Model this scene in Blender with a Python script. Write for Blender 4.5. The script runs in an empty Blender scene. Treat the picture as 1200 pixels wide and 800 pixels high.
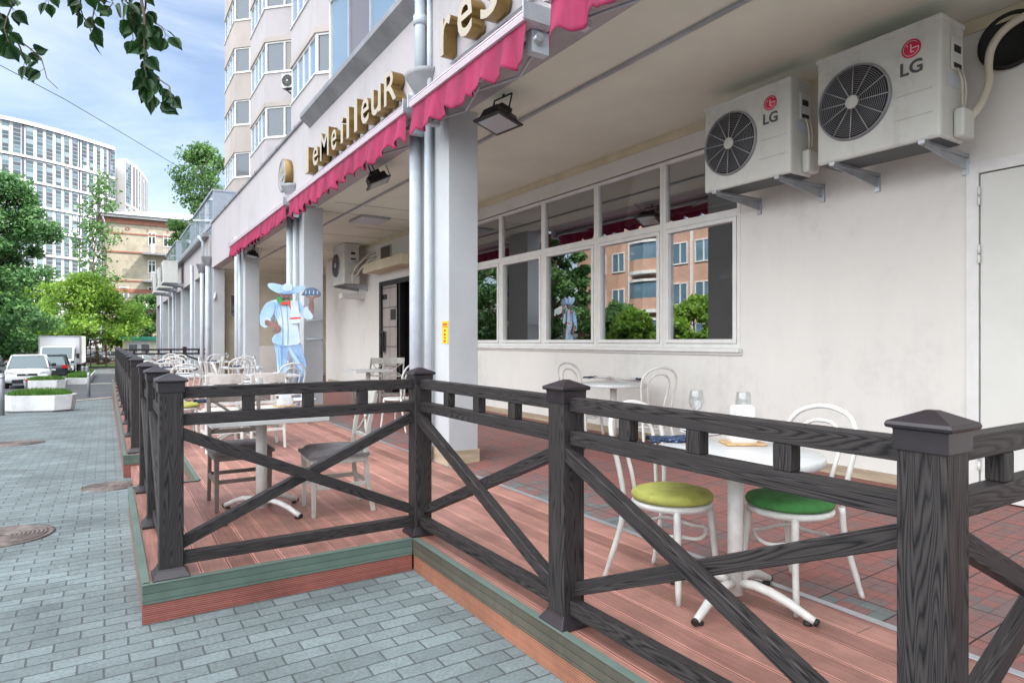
import bpy, math, random
from mathutils import Vector, Matrix, noise
random.seed(7)
R=math.radians; PI=math.pi
scene=bpy.context.scene; col=scene.collection

# ---------- camera frame: the photograph's own perspective ----------
F=752.0; yaw=math.atan(475/752); SN,CS=math.sin(yaw),math.cos(yaw); H=1.5
FWD=Vector((SN,CS,0)); RGT=Vector((CS,-SN,0))
def ray(x,y): u=(x-600)/F; return Vector((SN+u*CS, CS-u*SN, -(y-400)/F))
def at(x,y,D): return Vector((0,0,H))+ray(x,y)*D
def yat(x,X0): r=ray(x,400); return r.y*X0/r.x
GP=[(-200,0),(4,0),(9,-.05),(20,-.3),(34,-.5),(60,-1.0),(4000,-1.0)]
def zg(Y):
    for (a,b),(c,d) in zip(GP,GP[1:]):
        if Y<=c: return b+(d-b)*(Y-a)/(c-a)
    return -1.0

# ---------- materials ----------
def newmat(name):
    m=bpy.data.materials.new(name); m.use_nodes=True; nt=m.node_tree
    return m,nt,nt.nodes['Principled BSDF']
def N(nt,t,**kw):
    n=nt.nodes.new(t)
    for k,v in kw.items():
        if k.startswith('i_'): n.inputs[k[2:].replace('_',' ')].default_value=v
        else: setattr(n,k,v)
    return n
def ramp(nt,stops,interp='LINEAR'):
    r=nt.nodes.new('ShaderNodeValToRGB'); e=r.color_ramp.elements; r.color_ramp.interpolation=interp
    while len(e)<len(stops): e.new(.5)
    for s,(p,c) in zip(e,stops): s.position=p; s.color=(*c,1) if len(c)==3 else c
    return r
def mat(name,c,rough=.6,var=.12,scale=3.,bump=.0,bscale=60.,metal=0.,stretch=(1,1,1),spec=.5,c2=None,detail=5):
    m,nt,b=newmat(name); L=nt.links
    tc=N(nt,'ShaderNodeTexCoord'); mp=N(nt,'ShaderNodeMapping'); mp.inputs['Scale'].default_value=stretch
    L.new(tc.outputs['Object'],mp.inputs['Vector'])
    n=N(nt,'ShaderNodeTexNoise'); n.inputs['Scale'].default_value=scale; n.inputs['Detail'].default_value=detail; n.inputs['Roughness'].default_value=.62
    L.new(mp.outputs[0],n.inputs['Vector'])
    lo=tuple(max(0,x*(1-var)) for x in c); hi=tuple(min(1,x*(1+var)) for x in c) if c2 is None else c2
    if c2 is not None: lo=c
    r=ramp(nt,[(.32,lo),(.68,hi)]); L.new(n.outputs[0],r.inputs[0]); L.new(r.outputs[0],b.inputs['Base Color'])
    b.inputs['Roughness'].default_value=rough; b.inputs['Metallic'].default_value=metal
    b.inputs['Specular IOR Level'].default_value=spec
    if bump>0:
        n2=N(nt,'ShaderNodeTexNoise'); n2.inputs['Scale'].default_value=bscale; n2.inputs['Detail'].default_value=3
        L.new(mp.outputs[0],n2.inputs['Vector'])
        bp=N(nt,'ShaderNodeBump'); bp.inputs['Strength'].default_value=bump; bp.inputs['Distance'].default_value=.01
        L.new(n2.outputs[0],bp.inputs['Height']); L.new(bp.outputs[0],b.inputs['Normal'])
    return m
def plaster(name,c,stain,amt=.5,rough=.85):
    # painted render: trowel mottling, vertical run-off streaks and patched areas
    m,nt,b=newmat(name); L=nt.links; tc=N(nt,'ShaderNodeTexCoord')
    def nz(sc,scale,det,rg=.6):
        mp=N(nt,'ShaderNodeMapping'); mp.inputs['Scale'].default_value=sc; L.new(tc.outputs['Object'],mp.inputs['Vector'])
        n=N(nt,'ShaderNodeTexNoise'); n.inputs['Scale'].default_value=scale; n.inputs['Detail'].default_value=det; n.inputs['Roughness'].default_value=rg; L.new(mp.outputs[0],n.inputs['Vector']); return n.outputs[0]
    a=nz((1,1,.7),.9,7,.65); s_=nz((7,7,.35),1.,4); f=nz((1,1,1),14,5)
    def mul(x,k,add):
        q=N(nt,'ShaderNodeMath',operation='MULTIPLY_ADD'); q.inputs[1].default_value=k; L.new(x,q.inputs[0])
        if isinstance(add,(int,float)): q.inputs[2].default_value=add
        else: L.new(add,q.inputs[2])
        return q.outputs[0]
    t_=mul(a,.70,mul(s_,.12,mul(f,.18,0.0)))
    r=ramp(nt,[(.33,stain),(.47,tuple(.75*x+.25*y for x,y in zip(c,stain))),(.62,c)]); L.new(t_,r.inputs[0]); L.new(r.outputs[0],b.inputs['Base Color']); b.inputs['Roughness'].default_value=rough
    bp=N(nt,'ShaderNodeBump'); bp.inputs['Strength'].default_value=.25; bp.inputs['Distance'].default_value=.006; L.new(mul(nz((1,1,1),45,4),.5,mul(nz((1,1,1),5,3),1.,0.0)),bp.inputs['Height']); L.new(bp.outputs[0],b.inputs['Normal'])
    return m
def woodmat(name,cd,cl,rough=.5):
    m,nt,b=newmat(name); L=nt.links
    tc=N(nt,'ShaderNodeTexCoord'); oi=N(nt,'ShaderNodeObjectInfo')
    mu=N(nt,'ShaderNodeMath',operation='MULTIPLY'); mu.inputs[1].default_value=37.; L.new(oi.outputs['Random'],mu.inputs[0])
    ad=N(nt,'ShaderNodeVectorMath',operation='ADD'); L.new(tc.outputs['Object'],ad.inputs[0]); L.new(mu.outputs[0],ad.inputs[1])
    mp=N(nt,'ShaderNodeMapping'); mp.inputs['Scale'].default_value=(.8,16,16); L.new(ad.outputs[0],mp.inputs['Vector'])
    n=N(nt,'ShaderNodeTexNoise'); n.inputs['Scale'].default_value=1.; n.inputs['Detail'].default_value=1.5; n.inputs['Roughness'].default_value=.4
    L.new(mp.outputs[0],n.inputs['Vector'])
    k=N(nt,'ShaderNodeMath',operation='MULTIPLY'); k.inputs[1].default_value=34.; L.new(n.outputs[0],k.inputs[0])
    pp=N(nt,'ShaderNodeMath',operation='PINGPONG'); pp.inputs[1].default_value=.5; L.new(k.outputs[0],pp.inputs[0])
    d2=N(nt,'ShaderNodeMath',operation='MULTIPLY'); d2.inputs[1].default_value=2.; L.new(pp.outputs[0],d2.inputs[0])
    mp2=N(nt,'ShaderNodeMapping'); mp2.inputs['Scale'].default_value=(9,160,160); L.new(ad.outputs[0],mp2.inputs['Vector'])
    n2=N(nt,'ShaderNodeTexNoise'); n2.inputs['Scale'].default_value=1.; n2.inputs['Detail'].default_value=2; L.new(mp2.outputs[0],n2.inputs['Vector'])
    ov=N(nt,'ShaderNodeMath',operation='MULTIPLY_ADD'); ov.inputs[1].default_value=.6; L.new(n2.outputs[0],ov.inputs[0]); 
    s7=N(nt,'ShaderNodeMath',operation='MULTIPLY'); s7.inputs[1].default_value=.62; L.new(d2.outputs[0],s7.inputs[0]); L.new(s7.outputs[0],ov.inputs[2])
    r=ramp(nt,[(.32,cd),(.52,tuple(.55*a+.45*b_ for a,b_ in zip(cl,cd))),(.85,cl)]); L.new(ov.outputs[0],r.inputs[0])
    L.new(r.outputs[0],b.inputs['Base Color']); b.inputs['Roughness'].default_value=rough; b.inputs['Specular IOR Level'].default_value=.3
    bp=N(nt,'ShaderNodeBump'); bp.inputs['Strength'].default_value=.5; bp.inputs['Distance'].default_value=.0015
    L.new(ov.outputs[0],bp.inputs['Height']); L.new(bp.outputs[0],b.inputs['Normal'])
    return m
def glassmat(name,tint,refl,rough=.02,thru=None,gc=(.95,.97,1)):
    # window glass: mirror-like reflection over see-through or dark interior
    m,nt,b=newmat(name); L=nt.links; out=nt.nodes['Material Output']
    g=N(nt,'ShaderNodeBsdfGlossy'); g.inputs['Roughness'].default_value=rough; g.inputs['Color'].default_value=(*gc,1)
    mx=N(nt,'ShaderNodeMixShader')
    lw=N(nt,'ShaderNodeLayerWeight'); lw.inputs['Blend'].default_value=.25
    ma=N(nt,'ShaderNodeMath',operation='MULTIPLY_ADD',use_clamp=True); ma.inputs[1].default_value=.6; ma.inputs[2].default_value=refl
    L.new(lw.outputs['Fresnel'],ma.inputs[0]); L.new(ma.outputs[0],mx.inputs[0])
    if thru is None:
        b.inputs['Base Color'].default_value=(*tint,1); b.inputs['Roughness'].default_value=.4; L.new(b.outputs[0],mx.inputs[1])
    else:
        t=N(nt,'ShaderNodeBsdfTransparent'); t.inputs['Color'].default_value=(*thru,1); L.new(t.outputs[0],mx.inputs[1])
    L.new(g.outputs[0],mx.inputs[2]); L.new(mx.outputs[0],out.inputs['Surface'])
    return m
def brickmat(name,c1,c2,mortar,bw,bh,ms=.01,axes='XY',rough=.85,bump=.4,off=.5,var=.5,warp=0):
    m,nt,b=newmat(name); L=nt.links
    tc=N(nt,'ShaderNodeTexCoord'); sp=N(nt,'ShaderNodeSeparateXYZ'); cb=N(nt,'ShaderNodeCombineXYZ')
    L.new(tc.outputs['Object'],sp.inputs[0])
    L.new(sp.outputs[axes[0]],cb.inputs['X']); L.new(sp.outputs[axes[1]],cb.inputs['Y'])
    br=N(nt,'ShaderNodeTexBrick'); br.offset=off
    if warp:
        wn_=N(nt,'ShaderNodeTexNoise'); wn_.inputs['Scale'].default_value=3.5; wn_.inputs['Detail'].default_value=3; L.new(tc.outputs['Object'],wn_.inputs['Vector'])
        wv=N(nt,'ShaderNodeVectorMath',operation='MULTIPLY_ADD'); wv.inputs[1].default_value=(warp*2,warp*2,0); L.new(wn_.outputs['Color'],wv.inputs[0]); L.new(cb.outputs[0],wv.inputs[2]); L.new(wv.outputs[0],br.inputs['Vector'])
    else: L.new(cb.outputs[0],br.inputs['Vector'])
    for k,v in (('Scale',1.),('Brick Width',bw),('Row Height',bh),('Mortar Size',ms),('Mortar Smooth',.3),('Bias',0.)): br.inputs[k].default_value=v
    br.inputs['Color1'].default_value=(*c1,1); br.inputs['Color2'].default_value=(*c2,1); br.inputs['Mortar'].default_value=(*mortar,1)
    n=N(nt,'ShaderNodeTexNoise'); n.inputs['Scale'].default_value=1.3; n.inputs['Detail'].default_value=7; n.inputs['Roughness'].default_value=.65
    L.new(tc.outputs['Object'],n.inputs['Vector'])
    r=ramp(nt,[(.3,(1-var,)*3),(.7,(1.0,)*3)]); L.new(n.outputs[0],r.inputs[0])
    mx=N(nt,'ShaderNodeMix',data_type='RGBA',blend_type='MULTIPLY'); mx.inputs['Factor'].default_value=1
    L.new(br.outputs['Color'],mx.inputs['A']); L.new(r.outputs[0],mx.inputs['B'])
    n3=N(nt,'ShaderNodeTexNoise'); n3.inputs['Scale'].default_value=55; n3.inputs['Detail'].default_value=4; L.new(tc.outputs['Object'],n3.inputs['Vector'])
    r3=ramp(nt,[(.3,(.78,)*3),(.7,(1.15,)*3)]); L.new(n3.outputs[0],r3.inputs[0])
    mx3=N(nt,'ShaderNodeMix',data_type='RGBA',blend_type='MULTIPLY'); mx3.inputs['Factor'].default_value=1
    L.new(mx.outputs['Result'],mx3.inputs['A']); L.new(r3.outputs[0],mx3.inputs['B'])
    L.new(mx3.outputs['Result'],b.inputs['Base Color']); b.inputs['Roughness'].default_value=rough
    bp=N(nt,'ShaderNodeBump'); bp.inputs['Strength'].default_value=bump; bp.inputs['Distance'].default_value=.006; bp.invert=True
    ad=N(nt,'ShaderNodeMath',operation='MULTIPLY_ADD'); ad.inputs[1].default_value=-.35
    L.new(n3.outputs[0],ad.inputs[0]); L.new(br.outputs['Fac'],ad.inputs[2]); L.new(ad.outputs[0],bp.inputs['Height']); L.new(bp.outputs[0],b.inputs['Normal'])
    return m
M={}
M['post']=woodmat('charcoal composite wood',(.006,.0055,.006),(.042,.036,.036),.5)
M['cap']=mat('dark plastic cap',(.022,.017,.021),.32,.15,20,.05,200)
M['plaster']=plaster('white plaster',(.70,.69,.655),(.56,.555,.53))
M['plaster2']=plaster('fascia plaster',(.43,.405,.42),(.34,.325,.34))
M['cream']=mat('cream plaster',(.62,.58,.47),.85,.12,1.5,.1,40)
M['ceil']=mat('ceiling paint',(.71,.73,.62),.8,.06,.8,.05,30)
M['seam']=mat('ceiling seam',(.13,.11,.09),.8)
M['trimcream']=mat('cream trim',(.62,.56,.40),.7,.1,3)
M['pillar']=mat('pillar paint',(.46,.485,.505),.7,.07,1.5,.08,40)
M['pipe']=mat('painted downpipe',(.48,.53,.58),.45,.1,5,.03,40)
M['upvc']=mat('white window frame',(.70,.70,.68),.35,.06,6)
M['upvcg']=mat('grey window frame',(.30,.34,.40),.4,.08,6)
M['glass']=glassmat('window glass',(0,0,0),.33,.006,(.75,.78,.78))
M['skyglass']=glassmat('balcony glass',(.13,.22,.30),.16,.03)
M['curtain']=glassmat('curtained glass',(.13,.10,.10),.05,.05)
M['darkglass']=glassmat('dark window',(.035,.05,.065),.25,.04)
M['higlass']=None
M['bayglass']=glassmat('bay window glass',(.07,.09,.115),.06,.04,gc=(.45,.5,.55)); M['baycurtain']=glassmat('bay window curtain',(.17,.16,.15),.05,.05,gc=(.4,.42,.45))
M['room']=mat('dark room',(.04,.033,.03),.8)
M['black']=mat('black metal',(.012,.012,.013),.4,.1,10)
M['blackplastic']=mat('black rubber',(.015,.015,.015),.6)
M['white']=mat('white paint',(.68,.68,.67),.4,.05,8,.02,80)
M['chairw']=mat('white chair lacquer',(.60,.595,.57),.38,.14,9,.04,60)
M['chairg']=mat('grey white chair wood',(.40,.39,.36),.5,.12,9,.04,60)
M['yellowc']=mat('yellow green velvet',(.37,.375,.085),.85,.22,12,.3,300)
M['greenc']=mat('green velvet',(.045,.185,.045),.85,.3,12,.3,300)
M['greyc']=mat('grey brown upholstery',(.13,.12,.125),.85,.15,10,.3,400)
M['whitecush']=mat('cream seat cushion',(.62,.60,.54),.8,.1,10,.1,200)
M['porcelain']=mat('porcelain',(.74,.75,.76),.15,.03,5)
M['chairb']=mat('dark taupe chair wood',(.15,.125,.11),.5,.15,9,.04,60)
M['tray']=mat('light wood',(.48,.30,.14),.5,.25,20,stretch=(1,8,1))
M['tabletop']=mat('pale table laminate',(.55,.56,.56),.35,.10,4,.02,60,stretch=(1,8,1))
M['awn']=mat('magenta awning cloth',(.26,.011,.062),.8,.3,5,.2,160,stretch=(1,1,.4))
M['cassette']=mat('awning bar',(.66,.58,.64),.35,.05,4)
M['alu']=mat('grey aluminium',(.42,.44,.47),.35,.12,6,metal=.6)
M['ledge']=mat('zinc ledge',(.26,.265,.28),.5,.2,2.5,.08,30,metal=.3)
M['gold']=mat('letter side brass',(.22,.14,.045),.35,.2,6,metal=.55)
M['letter']=mat('letter face',(.42,.37,.29),.4,.06,5)
M['acw']=plaster('air conditioner shell',(.60,.61,.575),(.40,.40,.36),rough=.42)
M['acdark']=mat('fan recess',(.012,.012,.013),.6)
M['lgred']=mat('emblem red',(.62,.012,.07),.35,.02)
M['lggrey']=mat('emblem grey',(.07,.07,.08),.4,.02)
M['cable']=mat('cable cover',(.58,.54,.44),.5,.08,6)
M['asphalt']=mat('asphalt',(.075,.08,.085),.9,.25,1.2,.4,120)
M['kerb']=mat('kerb stone',(.42,.41,.36),.85,.2,3,.3,60)
M['conc']=mat('white painted concrete',(.66,.66,.66),.8,.14,2.5,.25,40)
M['soil']=mat('earth',(.09,.07,.05),.95,.3,8,.5,40)
M['iron']=mat('cast iron',(.15,.12,.11),.5,.45,14,.2,80,metal=.4)
M['bollard']=mat('galvanised post',(.30,.31,.33),.5,.15,4,metal=.3)
M['bark']=mat('bark',(.10,.075,.055),.9,.35,6,.6,30,stretch=(1,1,.3))
M['green']=mat('green composite trim',(.10,.14,.12),.6,.12,4,.15,60)
M['stone']=mat('beige stone skirting',(.38,.31,.22),.6,.3,4,.1,40,stretch=(.4,.4,3))
M['yellow']=mat('yellow sticker',(.80,.50,.02),.5,.03)
M['roofm']=mat('light metal roof',(.46,.48,.50),.5,.15,1,metal=.2)
M['bwhite']=mat('white cladding',(.55,.56,.59),.6,.05,.05)
M['bbeige']=mat('tower panel',(.40,.36,.335),.85,.12,.5,.1,20,stretch=(1,1,.4))
M['kgreen']=mat('green roof paint',(.02,.20,.14),.5,.1,2)
M['kyel']=mat('pale yellow wall',(.62,.60,.36),.7,.1,2)
M['redbrown']=mat('rusty fence paint',(.26,.12,.09),.7,.2,3)
M['tyre']=mat('tyre',(.02,.02,.02),.8)
M['rim']=mat('wheel rim',(.35,.36,.38),.35,.1,metal=.7)
M['carglass']=glassmat('car glass',(.05,.075,.085),.10,.05,gc=(.38,.48,.52))
M['lampglass']=mat('headlamp',(.55,.57,.6),.1,.1,30)
M['red']=mat('tail lamp red',(.55,.01,.015),.25,.1)
M['cwhite']=mat('car white',(.72,.74,.75),.2,.03,2)
M['cdark']=mat('car dark blue grey',(.03,.035,.05),.2,.05,2)
M['csilver']=mat('car silver',(.42,.44,.46),.3,.05,2,metal=.4)
M['cred']=mat('car dark red',(.16,.015,.02),.25,.05,2)
M['lens']=glassmat('lamp lens',(.40,.46,.48),.15,.05)
M['panel']=mat('light diffuser',(.50,.54,.60),.4,.05,4)
M['brickrow']=brickmat('pale brick',(.55,.49,.38),(.48,.42,.32),(.30,.28,.25),.26,.09,.012,'XZ',.9,.3,var=.3)
M['brickred']=brickmat('red brick',(.42,.13,.07),(.34,.10,.06),(.30,.25,.22),.26,.09,.012,'XZ',.9,.3,var=.3)
M['brickor']=brickmat('orange brick',(.74,.44,.32),(.66,.37,.26),(.42,.34,.28),.3,.1,.015,'YZ',.9,.3,var=.25)
M['paver']=brickmat('grey pavers',(.215,.265,.275),(.155,.192,.20),(.085,.10,.104),.205,.103,.005,'XY',.85,.8,var=.45,warp=.010)

# ---------- mesh builder ----------
class MB:
    def __init__(s): s.v=[]; s.f=[]; s.mi=[]; s.sm=[]
    def add(s,vs,fs,mi=0,sm=False):
        o=len(s.v); s.v+= [tuple(v) for v in vs]
        for f in fs: s.f.append([i+o for i in f]); s.mi.append(mi); s.sm.append(sm)
    def box(s,x0,x1,y0,y1,z0,z1,mi=0):
        vs=[(x,y,z) for z in (z0,z1) for y in (y0,y1) for x in (x0,x1)]
        s.add(vs,[(0,2,3,1),(4,5,7,6),(0,1,5,4),(2,6,7,3),(0,4,6,2),(1,3,7,5)],mi); return s
    def tube(s,pts,r,seg=8,mi=0,closed=False,cap=True):
        pts=[Vector(p) for p in pts]; n=len(pts); rr=r if isinstance(r,(list,tuple)) else [r]*n
        vs=[]; up=None
        for i,p in enumerate(pts):
            if closed: t=(pts[(i+1)%n]-pts[i-1])
            else: t=pts[min(i+1,n-1)]-pts[max(i-1,0)]
            t.normalize()
            if up is None:
                a=Vector((0,0,1)) if abs(t.z)<.9 else Vector((1,0,0))
                up=(a-t*a.dot(t)).normalized()
            else: up=(up-t*up.dot(t)).normalized()
            w=t.cross(up)
            for k in range(seg):
                an=2*PI*k/seg; vs.append(p+(up*math.cos(an)+w*math.sin(an))*rr[i])
        fs=[]
        for i in range(n if closed else n-1):
            j=(i+1)%n
            for k in range(seg): fs.append((i*seg+k,i*seg+(k+1)%seg,j*seg+(k+1)%seg,j*seg+k))
        s.add(vs,fs,mi,True)
        if cap and not closed:
            s.add([],[] )
            o=len(s.v)-len(vs)
            s.f.append([o+k for k in range(seg)][::-1]); s.mi.append(mi); s.sm.append(False)
            s.f.append([o+(n-1)*seg+k for k in range(seg)]); s.mi.append(mi); s.sm.append(False)
        return s
    def lathe(s,prof,c=(0,0,0),seg=24,mi=0,axis='Z',cap=True):
        vs=[]; n=len(prof)
        for (r,z) in prof:
            for k in range(seg):
                a=2*PI*k/seg; p=(r*math.cos(a),r*math.sin(a),z)
                if axis=='X': p=(p[2],p[0],p[1])
                if axis=='Y': p=(p[0],p[2],p[1])
                vs.append((p[0]+c[0],p[1]+c[1],p[2]+c[2]))
        fs=[(i*seg+k,i*seg+(k+1)%seg,(i+1)*seg+(k+1)%seg,(i+1)*seg+k) for i in range(n-1) for k in range(seg)]
        o=len(s.v); s.add(vs,fs,mi,True)
        if cap:
            if prof[0][0]>1e-4: s.f.append([o+k for k in range(seg)][::-1]); s.mi.append(mi); s.sm.append(False)
            if prof[-1][0]>1e-4: s.f.append([o+(n-1)*seg+k for k in range(seg)]); s.mi.append(mi); s.sm.append(False)
        return s
    def prism(s,poly,d,fn,mi=0):
        # poly: 2D points; fn(u,v,w)->3D ; thickness w from 0 to d
        n=len(poly); vs=[fn(u,v,0) for u,v in poly]+[fn(u,v,d) for u,v in poly]
        fs=[tuple(range(n)),tuple(range(2*n-1,n-1,-1))]+[(i,i+n,(i+1)%n+n,(i+1)%n) for i in range(n)]
        s.add(vs,fs,mi); return s
    def quad(s,a,b,c,d,mi=0): s.add([a,b,c,d],[(0,1,2,3)],mi); return s
def obj(name,mb,m=None,parent=None,bev=0,smooth=False,recalc=True,mats=None):
    me=bpy.data.meshes.new(name); me.from_pydata(mb.v,[],mb.f); 
    for k,p in enumerate(me.polygons): p.material_index=mb.mi[k]; p.use_smooth=mb.sm[k] or smooth
    if recalc:
        import bmesh
        bm=bmesh.new(); bm.from_mesh(me); bmesh.ops.recalc_face_normals(bm,faces=bm.faces); bm.to_mesh(me); bm.free()
    for mm in (mats or [m]): me.materials.append(M[mm] if isinstance(mm,str) else mm)
    o=bpy.data.objects.new(name,me); col.objects.link(o)
    if parent is not None:
        o.parent=parent
        if parent.type=='MESH' and parent.parent is not None: o.matrix_parent_inverse=parent.matrix_basis.inverted()
    if bev: 
        md=o.modifiers.new('bevel','BEVEL'); md.width=bev; md.segments=2; md.limit_method='ANGLE'; md.angle_limit=R(40)
    return o
def tag(o,label=None,cat=None,group=None,kind=None):
    if label: o['label']=label
    if cat: o['category']=cat
    if group: o['group']=group
    if kind: o['kind']=kind
    return o
def thing(name,label,cat,loc=(0,0,0),rz=0,group=None):
    o=bpy.data.objects.new(name,None); col.objects.link(o); o.location=loc; o.rotation_euler=(0,0,rz); o.empty_display_size=.1
    return tag(o,label,cat,group)
def copy_tree(o,loc,rz=0,label=None,parent=None):
    c=o.copy(); col.objects.link(c)
    if parent is None: c.location=loc; c.rotation_euler=(0,0,rz)
    else: c.parent=parent
    if label: c['label']=label
    for ch in list(o.children): copy_tree(ch,None,0,None,c)
    return c
def bar(name,p0,p1,w,h,m,parent,bev=.004,up=(0,0,1)):
    p0,p1=Vector(p0),Vector(p1); x=(p1-p0); Ln=x.length; x.normalize()
    u=Vector(up); 
    if abs(x.dot(u))>.95: u=Vector((0,1,0))
    z=(u-x*x.dot(u)).normalized(); y=z.cross(x)
    b=MB().box(-Ln/2,Ln/2,-w/2,w/2,-h/2,h/2)
    o=obj(name,b,m,parent,bev)
    mid=(p0+p1)/2
    o.matrix_basis=Matrix(((x.x,y.x,z.x,mid.x),(x.y,y.y,z.y,mid.y),(x.z,y.z,z.z,mid.z),(0,0,0,1)))
    return o
def text(name,s,size,ext,m,parent,loc,rot,sub=0,bold=0.0,sx=1.0):
    cu=bpy.data.curves.new(name,'FONT'); cu.body=s; cu.size=size; cu.extrude=ext; cu.align_x='CENTER'; cu.offset=bold; cu.resolution_u=3
    t=bpy.data.objects.new(name,cu); col.objects.link(t)
    dg=bpy.context.evaluated_depsgraph_get(); me=bpy.data.meshes.new_from_object(t.evaluated_get(dg))
    bpy.data.objects.remove(t)
    if isinstance(m,(list,tuple)):
        me.materials.clear()
        for q in m: me.materials.append(M[q])
        for p in me.polygons: p.material_index=0 if p.normal.z>.9 else 1
    else: me.materials.clear(); me.materials.append(M[m])
    o=bpy.data.objects.new(name,me); col.objects.link(o); o.parent=parent; o.scale=(sx,1,1)
    if parent and parent.type=='MESH' and parent.parent is not None: o.matrix_parent_inverse=parent.matrix_basis.inverted()
    o.location=loc; o.rotation_euler=rot
    return o
FACE_NX=(PI/2,0,-PI/2)   # upright writing that faces the street (-X)
CLOUD=8.0; FILLBANK=17.; SKYS=.10; EXPO=1.36
# ================= GROUND =================
def strip(name,m,x0,x1,ys,dz,kind='structure',xf=None):
    b=MB()
    for a,c in zip(ys,ys[1:]):
        xa0,xa1=(x0,x1) if xf is None else xf(a); xc0,xc1=(x0,x1) if xf is None else xf(c)
        b.quad((xa0,a,zg(a)+dz),(xa1,a,zg(a)+dz),(xc1,c,zg(c)+dz),(xc0,c,zg(c)+dz))
    o=obj(name,b,m,None,recalc=False); tag(o,kind=kind); return o
strip('road',M['asphalt'],-600,600,[-200,-10,4,9,20,34,60,120,1500],-.012)
# pavement of block pavers; its far edge runs slantwise
def kerbx(y): return None
b=MB()
def edgeY(x): return 23.9+ (x+.9)*1.1 if x<3 else 28.2
xs=[-9+.5*i for i in range(25)]
for xa,xb in zip(xs,xs[1:]):
    ya,yb=edgeY(xa),edgeY(xb); seq=[-8,4,9,14,17]
    last=[min(20,ya-1),min(20,yb-1)]
    prev=(-8,-8)
    for k in range(1,8):
        t=[4,9,12,14.,None,None,None][k-1]
        if t is None:
            f=(k-4)/3; cur=(14.+(ya-14.)*f,14.+(yb-14.)*f)
        else: cur=(t,t)
        if cur[0]<=prev[0]+.01: break
        b.quad((xa,prev[0],zg(prev[0])),(xb,prev[1],zg(prev[1])),(xb,cur[1],zg(cur[1])),(xa,cur[0],zg(cur[0])))
        prev=cur
pv=obj('pavement',b,M['paver'],None,recalc=False); tag(pv,kind='structure')
def kerbline(name,pts,w=.14,h=.10,m='kerb'):
    for i,(p,q) in enumerate(zip(pts,pts[1:])):
        a=Vector((p[0],p[1],zg(p[1])+h/2-.03)); c=Vector((q[0],q[1],zg(q[1])+h/2-.03))
    b=MB()
    for (p,q) in zip(pts,pts[1:]):
        d=Vector((q[0]-p[0],q[1]-p[1])).normalized(); n=Vector((-d.y,d.x))*w/2
        vs=[]
        for (x,y) in (p,q):
            for sgn in (-1,1):
                for zz in (-.1,h): vs.append((x+n.x*sgn,y+n.y*sgn,zg(y)+zz))
        b.add(vs,[(0,1,3,2),(4,6,7,5),(0,4,5,1),(2,3,7,6),(1,5,7,3),(0,2,6,4)])
    o=obj(name,b,m); tag(o,kind='structure'); return o
kerbline('kerb',[(-8.9,15.1),(-4.5,19.9),(-.9,23.9),(1.5,26.5),(2.9,28.1)],.16,.035)
kerbline('far_kerb',[(-.9,37.2),(2.9,37.2)],.2,.03)
strip('footpath',M['asphalt'],0,0,[37.2,45,52,60,74],.02,xf=lambda y:(-.62,2.9))
# manhole covers
def manhole(x,y,r,label):
    t=thing('manhole_cover',label,'manhole cover',(x,y,zg(y)),0,'cast iron manhole covers')
    sl=-(zg(y+1)-zg(y-1))/2
    t.rotation_euler=(-sl,0,0)
    obj('rim',MB().lathe([(r*.90,.003),(r*.90,.010),(r,.010),(r,.0)],seg=48,cap=False),'iron',t)
    b=MB().lathe([(0,.006),(r*.895,.006)],seg=48,cap=False)
    for k in range(9):
        rr=r*(.12+.085*k); b.lathe([(rr,.003),(rr+.004,.014),(rr+.018,.014),(rr+.022,.003)],seg=40,cap=False)
    obj('lid',b,'iron',t)
manhole(-.68,6.35,.33,'nearest round iron manhole cover, at the left edge of the pavement')
manhole(-1.25,13.0,.40,'farthest manhole cover, out on the pavers towards the white planters')
manhole(.02,8.05,.26,'small manhole cover in the gap beside the black fence posts')

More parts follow.
